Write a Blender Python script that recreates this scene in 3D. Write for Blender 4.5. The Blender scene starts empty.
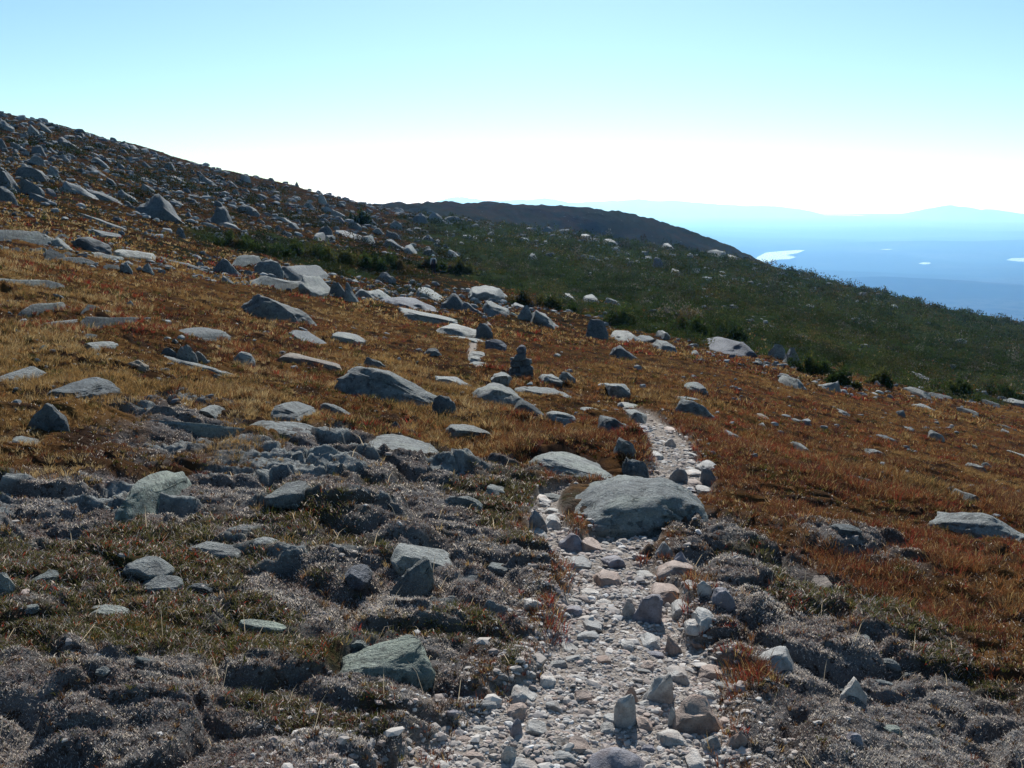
import bpy, math, random
import numpy as np
from mathutils import Vector, Matrix

random.seed(7)
RNG = np.random.default_rng(11)
scene = bpy.context.scene
COL = scene.collection
FAR = 50000.0            # half width of the lowland
FP, CX, CY, HORIZON = 1000.0, 512.0, 384.0, 195.0     # focal length and principal point, in pixels of the frame
PITCH = math.atan((CY - HORIZON) / FP)
SP, CP = math.sin(PITCH), math.cos(PITCH)

# ------------------------------------------------------------------ noise
def _hash(ix, iy, iz, seed):
    h = (ix.astype(np.int64) * 374761393 + iy.astype(np.int64) * 668265263 + iz.astype(np.int64) * 2147483647 + seed * 1274126177) & 0xFFFFFFFF
    h = ((h ^ (h >> 13)) * 1274126177) & 0xFFFFFFFF
    h = ((h ^ (h >> 16)) * 2246822519) & 0xFFFFFFFF
    h = h ^ (h >> 15)
    return (h & 0xFFFFFF).astype(np.float64) / float(0xFFFFFF)

def noise3(x, y, z, seed=0):
    x, y, z = np.broadcast_arrays(np.asarray(x, float), np.asarray(y, float), np.asarray(z, float))
    ix, iy, iz = np.floor(x).astype(np.int64), np.floor(y).astype(np.int64), np.floor(z).astype(np.int64)
    fx, fy, fz = x - ix, y - iy, z - iz
    u, v, w = [f * f * f * (f * (f * 6 - 15) + 10) for f in (fx, fy, fz)]
    r = 0.0
    for dz in (0, 1):
        for dy in (0, 1):
            for dx in (0, 1):
                wgt = (u if dx else 1 - u) * (v if dy else 1 - v) * (w if dz else 1 - w)
                r = r + wgt * _hash(ix + dx, iy + dy, iz + dz, seed)
    return r * 2 - 1

def noise2(x, y, seed=0):
    x, y = np.asarray(x, float), np.asarray(y, float)
    ix, iy = np.floor(x).astype(np.int64), np.floor(y).astype(np.int64)
    fx, fy = x - ix, y - iy
    u, v = [f * f * f * (f * (f * 6 - 15) + 10) for f in (fx, fy)]
    zz = np.zeros_like(ix)
    r = 0.0
    for dy in (0, 1):
        for dx in (0, 1):
            wgt = (u if dx else 1 - u) * (v if dy else 1 - v)
            a = _hash(ix + dx, iy + dy, zz, seed) * 2 * math.pi
            r = r + wgt * (np.cos(a) * (fx - dx) + np.sin(a) * (fy - dy))
    return r * 1.5

def fbm2(x, y, octs=4, seed=0, gain=0.5):
    r, a, f = 0.0, 1.0, 1.0
    for k in range(octs):
        r = r + a * noise2(x * f + 17.3 * k, y * f - 9.1 * k, seed + k)
        a *= gain; f *= 2.03
    return r

def fbm3(p, octs=4, seed=0, gain=0.5):
    r, a, f = 0.0, 1.0, 1.0
    for k in range(octs):
        r = r + a * noise3(p[:, 0] * f + 7.7 * k, p[:, 1] * f, p[:, 2] * f - 3.1 * k, seed + k)
        a *= gain; f *= 2.07
    return r

def cells2(x, y, seed=0):
    """distance to the nearest and second nearest of jittered points, one point per unit cell, and that cell's random number"""
    ix, iy = np.floor(x).astype(np.int64), np.floor(y).astype(np.int64)
    zz = np.zeros_like(ix)
    d1 = np.full(x.shape, 9.0); d2 = np.full(x.shape, 9.0); rid = np.zeros(x.shape)
    for dy in (-1, 0, 1):
        for dx in (-1, 0, 1):
            cx = ix + dx + 0.15 + 0.7 * _hash(ix + dx, iy + dy, zz, seed)
            cy = iy + dy + 0.15 + 0.7 * _hash(ix + dx, iy + dy, zz, seed + 5)
            d = np.hypot(x - cx, y - cy)
            r = _hash(ix + dx, iy + dy, zz, seed + 9)
            new = d < d1
            d2 = np.where(new, d1, np.minimum(d2, d))
            rid = np.where(new, r, rid)
            d1 = np.where(new, d, d1)
    return d1, d2, rid

def smooth(a, b, x):
    t = np.clip((np.asarray(x, float) - a) / (b - a), 0, 1)
    return t * t * (3 - 2 * t)

# ------------------------------------------------------------------ shape of the ground
# The eye is the origin; Y is ahead, X to the right. e = drop below eye level per metre ahead, t = X / Y.
def te(px, py):
    q = (CY - np.asarray(py, float)) / FP
    e = (SP - q * CP) / (CP + q * SP)
    t = (np.asarray(px, float) - CX) / FP * (CP + e * SP)
    return t, e

def project(P):
    P = np.asarray(P, float)
    dep = P[..., 1] * CP - P[..., 2] * SP
    v = P[..., 1] * SP + P[..., 2] * CP
    dep = np.maximum(dep, 1e-3)
    return np.stack([CX + FP * P[..., 0] / dep, CY - FP * v / dep], -1)

_sky = [(-300, 48), (-200, 68), (-100, 90), (0, 114), (60, 126), (120, 143), (200, 165), (256, 178), (300, 189), (350, 201), (400, 211), (450, 219),
        (512, 227), (600, 240), (680, 250), (768, 267), (860, 290), (940, 309), (1024, 326), (1124, 349), (1300, 390)]
_st, _se = te([p[0] for p in _sky], [p[1] for p in _sky])
_o = np.argsort(_st); SKT, SKE = _st[_o], _se[_o]
_gY = np.log([1.0, 2.0, 2.8, 4, 5, 6.5, 8, 12, 18, 27, 40, 60, 90, 130, 180, 250, 320])
_gE = np.array([1.60, 0.80, 0.555, .395, .322, .262, .222, .178, .148, .121, .101, .082, .056, .036, .019, .006, .0]) 

def _cubic(xq, xs, ys):
    m = np.gradient(ys, xs)
    i = np.clip(np.searchsorted(xs, xq) - 1, 0, len(xs) - 2)
    h = xs[i + 1] - xs[i]
    s = np.clip((xq - xs[i]) / h, 0, 1)
    s2, s3 = s * s, s * s * s
    return (2 * s3 - 3 * s2 + 1) * ys[i] + (s3 - 2 * s2 + s) * h * m[i] + (-2 * s3 + 3 * s2) * ys[i + 1] + (s3 - s2) * h * m[i + 1]

def e_sky(t):
    lo = t < SKT[0]; hi = t > SKT[-1]
    r = _cubic(t, SKT, SKE)
    r = np.where(lo, SKE[0] + 0.2 * (t - SKT[0]), r)
    return np.where(hi, SKE[-1] + 0.22 * (t - SKT[-1]), r)

E0 = float(e_sky(np.array([0.0]))[0])
def y_sky(t):
    return 310 + 230 * np.clip(t, -0.6, 0)

def e_ground(t, Y):
    """smooth ground, t = X/Y, for Y >= 1"""
    ys = y_sky(t)
    w = smooth(math.log(25), math.log(200), np.log(Y))
    Yn = Y * (320.0 / ys) ** w
    g = _cubic(np.clip(np.log(Yn), 0, math.log(320)), _gY, _gE)
    u = Y / ys
    back = np.where(u > 1, 0.045 * (u - 1) ** 2 / (0.35 + np.abs(u - 1)) * 1.3, 0)
    cross = 0.42 + 0.58 * smooth(math.log(3), math.log(18), np.log(Y))
    return E0 + g + back + (e_sky(t) - E0) * cross

def z_smooth(X, Y):
    X, Y = np.asarray(X, float), np.asarray(Y, float)
    Yc = np.maximum(Y, 1.6)
    t = X / Yc
    tc = np.clip(t, -0.85, 0.85)
    e = e_ground(tc, Yc) + 0.09 * (t - tc)
    z = -Yc * e
    z = z + np.minimum(Y - 1.6, 0) * 0.02
    return np.maximum(z, -905.0)

def at(px, py, Ymax=300.0):
    """the point of the smooth ground seen at a pixel"""
    t, e = te(px, py)
    ys = np.exp(np.linspace(math.log(1.7), math.log(Ymax), 900))
    tt = np.full_like(ys, float(t))
    eg = e_ground(tt, ys)
    k = np.nonzero(eg <= e)[0]
    if len(k) == 0:
        Y = ys[np.argmin(eg)]
    elif k[0] == 0:
        Y = ys[0]
    else:
        i = k[0]; f = (eg[i - 1] - e) / (eg[i - 1] - eg[i] + 1e-12); Y = ys[i - 1] + f * (ys[i] - ys[i - 1])
    return np.array([float(t) * Y, Y, float(z_smooth(float(t) * Y, Y))])

def many_at(px, py, Ymax=300.0):
    t, e = te(px, py)
    ys = np.exp(np.linspace(math.log(1.7), math.log(Ymax), 400))
    Y = np.full(len(t), np.nan); found = np.zeros(len(t), bool)
    prev = e_ground(t, np.full(len(t), ys[0]))
    for i in range(1, len(ys)):
        cur = e_ground(t, np.full(len(t), ys[i]))
        hit = (~found) & (cur <= e)
        f = np.clip((prev - e) / (prev - cur + 1e-12), 0, 1)
        Y = np.where(hit, ys[i - 1] + f * (ys[i] - ys[i - 1]), Y)
        found |= hit
        prev = cur
    return t * Y, Y, found

# trail: pixel centre line and half width (pixels) turned into a line on the ground
_tr = [(560, 900, 240), (575, 800, 190), (582, 762, 166), (612, 700, 112), (622, 650, 96), (624, 600, 68), (616, 570, 52), (606, 548, 34), (640, 515, 30), (672, 488, 30), (684, 470, 27), (672, 448, 26),
       (656, 428, 19), (634, 410, 12), (602, 398, 6), (560, 389, 3), (510, 378, 3), (480, 367, 6), (471, 354, 5), (474, 341, 4), (490, 322, 2)]
_br = [(590, 562, 30), (560, 540, 26), (545, 515, 20), (549, 492, 14), (572, 482, 8)]
def _line(rows):
    out = []
    for x, y, w in rows:
        p = at(x, y); q = at(x + w, y)
        out.append((p[0], p[1], abs(q[0] - p[0])))
    return np.array(out)
TRAIL, BRANCH = _line(_tr), _line(_br)

def trail_d(X, Y, L):
    """distance to the trail's middle in half widths"""
    best = np.full(np.shape(X), 99.0)
    for a, b in zip(L[:-1], L[1:]):
        dx, dy = b[0] - a[0], b[1] - a[1]
        s = np.clip(((X - a[0]) * dx + (Y - a[1]) * dy) / (dx * dx + dy * dy), 0, 1)
        d = np.hypot(X - a[0] - s * dx, Y - a[1] - s * dy) / (a[2] + s * (b[2] - a[2]))
        best = np.minimum(best, d)
    return best

def poly_world(pts):
    return np.array([at(x, y)[:2] for x, y in pts])

def sdist(X, Y, poly):
    """signed distance to a polygon, positive inside"""
    d = np.full(np.shape(X), 1e9); inside = np.zeros(np.shape(X), bool)
    n = len(poly)
    for i in range(n):
        a, b = poly[i], poly[(i + 1) % n]
        dx, dy = b[0] - a[0], b[1] - a[1]
        s = np.clip(((X - a[0]) * dx + (Y - a[1]) * dy) / (dx * dx + dy * dy + 1e-12), 0, 1)
        d = np.minimum(d, np.hypot(X - a[0] - s * dx, Y - a[1] - s * dy))
        c = ((a[1] > Y) != (b[1] > Y)) & (X < (b[0] - a[0]) * (Y - a[1]) / (b[1] - a[1] + 1e-12) + a[0])
        inside ^= c
    return np.where(inside, d, -d)

def pull_back(poly, n):
    q = poly.copy(); q[:n] *= 1.35; return q
MOSS = [poly_world(p) for p in (
    [(-260, 478), (-60, 474), (60, 472), (130, 474), (230, 468), (320, 442), (390, 436), (450, 448), (520, 458), (545, 482), (535, 520), (552, 560), (552, 620), (520, 660), (505, 700), (480, 740), (400, 830), (330, 1100), (-300, 1100)],
    [(645, 535), (720, 528), (770, 545), (850, 580), (920, 640), (1024, 705), (1250, 800), (1250, 1100), (800, 1100), (745, 780), (730, 700), (715, 640), (690, 590)],
    [(138, 400), (205, 402), (215, 430), (240, 445), (205, 466), (140, 460)],
    [(800, 540), (880, 545), (890, 566), (820, 570)])]
OLIVE = [poly_world(p) for p in (
    [(-200, 580), (120, 592), (230, 612), (330, 625), (370, 660), (330, 690), (130, 672), (60, 668), (-200, 660)],
    [(345, 585), (440, 605), (520, 650), (480, 668), (400, 650), (340, 640)],
    [(20, 540), (130, 530), (210, 560), (200, 590), (60, 590), (0, 570)],
    [(250, 500), (330, 505), (420, 540), (390, 560), (300, 545)],
    [(440, 470), (530, 480), (540, 540), (500, 545), (450, 510)],
    [(230, 690), (370, 685), (380, 725), (300, 735), (225, 715)],
    [(760, 560), (900, 590), (1024, 650), (1024, 700), (900, 640), (800, 590)])]
SHRUB = [poly_world(p) for p in (
    [(425, 222), (512, 233), (600, 246), (680, 256), (768, 273), (860, 297), (940, 315), (1024, 332), (1140, 358), (1300, 398), (1320, 470), (1140, 420), (1040, 396), (960, 398), (850, 381), (770, 355), (700, 343), (640, 332), (600, 312), (560, 300), (500, 287), (450, 272), (430, 245)],
    [(208, 234), (250, 236), (300, 244), (345, 250), (400, 264), (404, 277), (378, 279), (300, 266), (225, 249)])]

SHRUB[0] = pull_back(SHRUB[0], 10)

ZB = {}
def zones(X, Y):
    n1 = fbm2(X * 1.1, Y * 1.1, 3, 31); n2 = fbm2(X * 4.3, Y * 4.3, 2, 37)
    td = np.minimum(trail_d(X, Y, TRAIL), trail_d(X, Y, BRANCH)) + 0.20 * n1 + 0.16 * n2
    path = 1 - smooth(0.70, 1.18, td)
    scale = np.clip(Y * 0.05, 0.12, 4.0)
    moss = np.zeros(np.shape(X))
    for p in MOSS:
        moss = np.maximum(moss, smooth(-0.9, 0.9, sdist(X, Y, p) / scale + 1.1 * n1 + 0.6 * n2))
    olive = np.zeros(np.shape(X))
    for p in OLIVE:
        olive = np.maximum(olive, smooth(-1.2, 1.2, sdist(X, Y, p) / scale + 1.6 * n1 + 1.2 * n2))
    n3 = fbm2(X * 0.09, Y * 0.09, 3, 41)
    shrub = np.zeros(np.shape(X))
    for p in SHRUB:
        shrub = np.maximum(shrub, smooth(-0.7, 0.3, sdist(X, Y, p) / (1 + Y * 0.03) + 1.0 * n3))
    moss = moss * (1 - path)
    olive = olive * moss
    bed = smooth(.20, .34, fbm2(X * .95 + 20, Y * 1.5, 3, 601)) * moss * (1 - olive) * (1 - smooth(9, 14, Y)) * smooth(.10, -.02, X / np.maximum(Y, 1)) * smooth(1.15, 1.6, td) * smooth(3.0, 3.8, Y)
    ZB['bed'] = bed
    grass = (1 - path) * (1 - moss) * (1 - shrub)
    return path, moss, olive, shrub, grass

BANKS = [(poly_world(p), h, w) for p, h, w in (([(330, 470), (400, 464), (450, 472)], .10, .22), ([(535, 456), (590, 453), (636, 462)], .09, .22), ([(285, 505), (350, 522), (405, 545)], .08, .18),
          ([(700, 598), (800, 622), (870, 655)], .05, .20), ([(-40, 690), (60, 682), (130, 705)], .02, .22), ([(230, 712), (330, 706), (390, 740)], .0, .18))]
def bank_height(X, Y):
    r = np.zeros(np.shape(X))
    for L, h, w in BANKS:
        d = np.full(np.shape(X), 9.0)
        for a, b in zip(L[:-1], L[1:]):
            dx, dy = b[0] - a[0], b[1] - a[1]
            s = np.clip(((X - a[0]) * dx + (Y - a[1]) * dy) / (dx * dx + dy * dy), 0, 1)
            ux, uy = X - a[0] - s * dx, Y - a[1] - s * dy
            d = np.minimum(d, np.hypot(ux, uy * np.where(uy < 0, 1.7, .7)))
        r = r + h * np.exp(-(d / w) ** 2)
    return r

def relief(X, Y, zone=None):
    """small scale relief added to the smooth ground"""
    if zone is None: zone = zones(X, Y)
    path, moss, olive, shrub, grass = zone
    bed = ZB['bed']
    wx = X + 0.16 * fbm2(X * 1.7, Y * 1.7, 2, 61); wy = Y + 0.16 * fbm2(X * 1.7, Y * 1.7, 2, 67)
    d1, d2, rid = cells2(wx * 1.9, wy * 2.5, 3)
    hump = np.clip(1 - (d1 / 0.9) ** 2, 0, 1) ** .8 * (0.35 + 0.85 * rid) * smooth(0.0, .30, d2 - d1)
    e1, e2, rid2 = cells2(wx * 4.2, wy * 4.8, 13)
    hump2 = np.clip(1 - (e1 / 0.9) ** 2, 0, 1) ** .75 * (0.3 + 0.9 * rid2) * smooth(0.0, .3, e2 - e1)
    near = 1 - smooth(18, 60, Y)
    r = moss * (1 - 0.45 * olive) * ((0.10 * hump + 0.030 * hump2) * (1 - .8 * bed) - 0.05 + 0.035 * fbm2(X * .9, Y * 1.2, 2, 63)) * (1 - 0.4 * smooth(6, 14, Y))
    g1, g2, gid = cells2(wx * 2.6 + .35 * wy, wy * 3.6, 43)
    h1, h2, hid = cells2(wx * 6.1 - 1.1 * wy, wy * 8.3, 47)
    r = r + bed * (.075 * gid + .03 * hid + .02 - .05 * (1 - smooth(.02, .10, g2 - g1)) + (wx * .10 - wy * .05) * 0 + .012 * fbm2(X * 7, Y * 9, 3, 53))
    r = r + np.where(Y < 14, bank_height(X, Y), 0) * (1 - path)
    r = r + moss * 0.012 * fbm2(X * 14, Y * 14, 3, 71)
    r = r + grass * (0.045 * hump2 + 0.05 * fbm2(X * 1.3, Y * 1.3, 3, 73)) * near
    r = r + path * (-0.05 + 0.02 * fbm2(X * 5, Y * 5, 4, 79)) * (0.35 + 0.65 * near)
    r = r + 0.10 * fbm2(X * 0.45, Y * 0.45, 2, 83) * smooth(3, 9, Y) * (1 - path * 0.7)
    far = smooth(15, 60, Y)
    r = r + far * (0.30 * fbm2(X * 0.12, Y * 0.12, 4, 89) + 0.12 * fbm2(X * 0.7, Y * 0.7, 3, 97))
    r = r + smooth(60, 250, Y) * 0.9 * fbm2(X * 0.035, Y * 0.035, 3, 101)
    return r * (1 - smooth(400, 700, Y))

def z_ground(X, Y):
    return z_smooth(X, Y) + relief(X, Y)

# ------------------------------------------------------------------ meshes and objects
def mesh_from(name, V, F, smooth_shade=False, attrs=None, mat=None):
    """V (n,3); F (m,k) one face size, or a list of such arrays"""
    me = bpy.data.meshes.new(name)
    Fs = F if isinstance(F, list) else [F]
    Fs = [np.asarray(f, np.int32) for f in Fs if len(f)]
    V = np.asarray(V, np.float32)
    me.vertices.add(len(V)); me.vertices.foreach_set("co", V.ravel())
    nl = sum(f.size for f in Fs); nf = sum(len(f) for f in Fs)
    me.loops.add(nl); me.loops.foreach_set("vertex_index", np.concatenate([f.ravel() for f in Fs]))
    me.polygons.add(nf)
    starts, c = [], 0
    for f in Fs:
        starts.append(c + np.arange(len(f)) * f.shape[1]); c += f.size
    me.polygons.foreach_set("loop_start", np.concatenate(starts).astype(np.int32))
    me.polygons.foreach_set("use_smooth", np.full(nf, smooth_shade))
    for k, v in (attrs or {}).items():
        v = np.asarray(v, np.float32)
        if v.ndim == 1:
            a = me.attributes.new(k, 'FLOAT', 'POINT'); a.data.foreach_set("value", v)
        else:
            a = me.attributes.new(k, 'FLOAT_COLOR', 'POINT')
            a.data.foreach_set("color", np.concatenate([v, np.ones((len(v), 1), np.float32)], 1).ravel())
    me.update(calc_edges=True)
    if mat: me.materials.append(mat)
    return me

def link(name, me, parent=None, kind=None, label=None, cat=None, group=None):
    o = bpy.data.objects.new(name, me); COL.objects.link(o)
    if parent is not None: o.parent = parent
    if kind: o["kind"] = kind
    if label: o["label"] = label
    if cat: o["category"] = cat
    if group: o["group"] = group
    return o

def grid_faces(nr, nc):
    i = np.arange(nr - 1)[:, None] * nc + np.arange(nc - 1)[None, :]
    return np.stack([i, i + 1, i + nc + 1, i + nc], -1).reshape(-1, 4)

# ------------------------------------------------------------------ node helpers
class NT:
    def __init__(s, mat):
        mat.use_nodes = True
        s.t = mat.node_tree; s.t.nodes.clear()
    def n(s, kind, **kw):
        nd = s.t.nodes.new(kind)
        for k, v in kw.items():
            if k in nd.inputs.keys(): s.put(nd.inputs[k], v)
            else: setattr(nd, k, v)
        return nd
    def put(s, sock, v):
        if hasattr(v, 'is_output') or isinstance(v, bpy.types.NodeSocket): s.t.links.new(v, sock)
        else: sock.default_value = v
    def mix(s, f, a, b, kind='MIX'):
        m = s.t.nodes.new('ShaderNodeMix'); m.data_type = 'RGBA'; m.blend_type = kind
        s.put(m.inputs[0], f); s.put(m.inputs[6], c4(a)); s.put(m.inputs[7], c4(b))
        return m.outputs[2]
    def math(s, op, a, b=0.0, clamp=False):
        m = s.t.nodes.new('ShaderNodeMath'); m.operation = op; m.use_clamp = clamp
        s.put(m.inputs[0], a); s.put(m.inputs[1], b)
        return m.outputs[0]
    def noise(s, vec, scale, detail=4, rough=0.55, col=False):
        m = s.t.nodes.new('ShaderNodeTexNoise'); m.inputs['Scale'].default_value = scale
        m.inputs['Detail'].default_value = detail; m.inputs['Roughness'].default_value = rough
        if vec is not None: s.t.links.new(vec, m.inputs['Vector'])
        return m.outputs['Color' if col else 'Fac']
    def ramp(s, f, stops):
        m = s.t.nodes.new('ShaderNodeValToRGB'); el = m.color_ramp.elements
        while len(el) < len(stops): el.new(0.5)
        for q, (p, c) in zip(el, stops):
            q.position = p; q.color = c4(c)
        s.put(m.inputs[0], f)
        return m.outputs[0]
    def step(s, f, a, b):
        m = s.t.nodes.new('ShaderNodeMapRange'); m.interpolation_type = 'SMOOTHSTEP'
        s.put(m.inputs['Value'], f); m.inputs['From Min'].default_value = a; m.inputs['From Max'].default_value = b
        return m.outputs[0]
    def attr(s, name, vec=False):
        m = s.t.nodes.new('ShaderNodeAttribute'); m.attribute_name = name
        return m.outputs['Color' if vec else 'Fac']
    def pos(s):
        return s.t.nodes.new('ShaderNodeNewGeometry').outputs['Position']
    def out(s, shader):
        o = s.t.nodes.new('ShaderNodeOutputMaterial'); s.t.links.new(shader, o.inputs['Surface'])
    def bsdf(s, col, rough=0.9, spec=0.2, normal=None):
        b = s.t.nodes.new('ShaderNodeBsdfPrincipled')
        s.put(b.inputs['Base Color'], c4(col)); s.put(b.inputs['Roughness'], rough)
        b.inputs['Specular IOR Level'].default_value = spec
        if normal is not None: s.t.links.new(normal, b.inputs['Normal'])
        return b.outputs[0]
    def bump(s, h, dist, strength=1.0):
        b = s.t.nodes.new('ShaderNodeBump'); b.inputs['Distance'].default_value = dist; b.inputs['Strength'].default_value = strength
        s.t.links.new(h, b.inputs['Height'])
        return b.outputs[0]

def c4(c):
    if isinstance(c, (tuple, list)) and len(c) == 3: return (*c, 1.0)
    return c

def mat(name):
    m = bpy.data.materials.new(name); return m, NT(m)

# ------------------------------------------------------------------ materials
def ground_material():
    m, t = mat("mountain_ground")
    P = t.pos()
    path, moss, olive, shrub = t.attr('path'), t.attr('moss'), t.attr('olive'), t.attr('shrub')
    big = t.noise(P, 0.35, 4); mid = t.noise(P, 2.2, 4); fine = t.noise(P, 28, 4, 0.65); vfine = t.noise(P, 120, 3, 0.7)
    grass = t.ramp(big, [(0.28, (.04, .024, .015)), (0.42, (.10, .05, .021)), (0.55, (.14, .075, .028)), (0.68, (.085, .032, .018)), (0.8, (.05, .034, .02))])
    grass = t.mix(t.step(mid, 0.45, 0.62), grass, (.042, .026, .018))
    mossc = t.ramp(mid, [(0.3, (.05, .040, .036)), (0.45, (.115, .103, .097)), (0.6, (.165, .153, .145)), (0.75, (.075, .062, .056))])
    mossc = t.mix(t.step(fine, 0.52, 0.64), mossc, (.05, .036, .03))
    mossc = t.mix(t.math('MULTIPLY', t.step(vfine, 0.52, 0.7), 0.6), mossc, (.34, .32, .30))
    ol = t.ramp(fine, [(0.3, (.022, .019, .012)), (0.5, (.05, .045, .020)), (0.62, (.065, .035, .022)), (0.75, (.085, .075, .04))])
    gravel = t.ramp(t.noise(P, 46, 3, 0.7), [(0.3, (.14, .115, .095)), (0.48, (.31, .265, .225)), (0.62, (.44, .39, .34)), (0.78, (.22, .185, .155))])
    shr = t.ramp(t.noise(P, 0.9, 4, 0.6), [(0.3, (.012, .02, .009)), (0.52, (.026, .038, .014)), (0.7, (.042, .042, .02))])
    hill = t.attr('hill')
    hillc = t.mix(t.step(t.noise(P, 0.5, 5, 0.7), 0.46, 0.58), grass, (.034, .040, .026))
    c = t.mix(hill, grass, t.mix(1.0, hillc, (.5, .5, .5), 'MULTIPLY'))
    c = t.mix(moss, c, mossc)
    rock = t.ramp(t.noise(P, 11, 5, .65), [(.3, (.095, .10, .10)), (.46, (.20, .21, .205)), (.6, (.28, .29, .28)), (.75, (.17, .175, .17))])
    rock = t.mix(t.math('MULTIPLY', t.step(t.noise(P, 30, 4, .65), .55, .62), .7), rock, (.37, .39, .355))
    rock = t.mix(t.math('MULTIPLY', t.step(t.noise(P, 16, 4, .7), .56, .64), .7), rock, (.06, .062, .058))
    c = t.mix(t.math('MULTIPLY', t.attr('bed'), .92), c, rock)
    c = t.mix(olive, c, ol)
    c = t.mix(shrub, c, shr)
    c = t.mix(path, c, gravel)
    h = t.math('ADD', t.noise(P, 60, 4, 0.7), t.math('MULTIPLY', t.noise(P, 9, 3, 0.6), 1.6))
    t.out(t.bsdf(c, 1.0, 0.0, t.bump(h, 0.025, 0.9)))
    return m

def build_ground():
    # rows ahead of the eye and behind it, columns fanning out: fine where it is near, coarse where it is far
    ys = np.concatenate([np.linspace(-3.2, 1.4, 24), np.exp(np.arange(math.log(1.5), math.log(24), 0.0032)), np.exp(np.arange(math.log(24), math.log(420), 0.0045)), np.exp(np.arange(math.log(420), math.log(5000), 0.03))])
    ts = np.concatenate([np.linspace(-0.95, -0.62, 60), np.linspace(-0.619, 0.619, 1000), np.linspace(0.62, 0.95, 60)])
    Y = np.repeat(ys[:, None], len(ts), 1)
    X = ts[None, :] * np.where(Y > 6.0, Y, 0.5 * (Y * Y * (Y > 0) / 6.0 + 6.0) * 1.0)
    X, Y = X.ravel(), Y.ravel()
    zn = zones(X, Y); bed0 = ZB['bed'].copy()
    z = z_smooth(X, Y) + relief(X, Y, zn)
    V = np.stack([X, Y, z], 1)
    hill = smooth(20, 45, Y) * np.clip(1 - X / np.maximum(Y, 1) * 3, 0, 1)
    me = mesh_from("ground", V, grid_faces(len(ys), len(ts)), True, dict(path=zn[0], moss=zn[1], olive=zn[2], shrub=zn[3], hill=hill, bed=bed0), ground_material())
    return link("ground", me, kind="structure")

def build_far_hill():
    prof = [(-100, 300), (150, 255), (250, 232), (330, 217), (372, 207.5), (395, 204.2), (430, 203), (500, 203.5), (540, 206), (600, 210), (640, 214.5), (670, 222), (700, 231), (740, 246), (775, 264), (820, 290), (900, 345), (1000, 430)]
    t_, e_ = te([p[0] for p in prof], [p[1] for p in prof])
    ts = np.linspace(-0.5, 0.5, 500)
    ys = np.linspace(400, 1600, 240)
    T, Y = np.meshgrid(ts, ys)
    X = T * 640 + (Y - 640) * T * 0.3
    t2 = X / Y
    crest = 640 + 45 * np.sin(T * 9)
    zc = -crest * _cubic(T.ravel(), t_, e_).reshape(T.shape)
    u = (Y - crest) / 640.0
    z = zc - np.where(u < 0, 0.44, 0.30) * 640 * np.abs(u) ** 1.45
    f = smooth(0.0, 0.12, np.abs(u))
    z = z + fbm2(X * 0.012, Y * 0.012, 5, 201, 0.55) * (1.0 + 3.0 * f) + 1.4 * fbm2(X * 0.09, Y * 0.09, 3, 207, 0.6)
    z = np.maximum(z, -905)
    V = np.stack([X.ravel(), Y.ravel(), z.ravel()], 1)
    m, t = mat("far_hill_heath")
    P = t.pos()
    a = t.noise(P, 0.011, 5, 0.6); b = t.noise(P, 0.09, 5, 0.65)
    c = t.ramp(a, [(0.3, (.018, .026, .014)), (0.46, (.026, .028, .017)), (0.58, (.042, .031, .018)), (0.72, (.032, .026, .018))])
    c = t.mix(t.step(b, 0.48, 0.62), c, (.024, .030, .020))
    c = t.mix(t.step(t.noise(P, 0.33, 4, 0.7), 0.66, 0.72), c, (.15, .15, .145))
    t.out(t.bsdf(c, 1.0, 0.0, t.bump(b, 3.0, 0.8)))
    return link("hill", mesh_from("hill", V, grid_faces(len(ys), len(ts)), True, mat=m), kind="structure")

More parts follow.
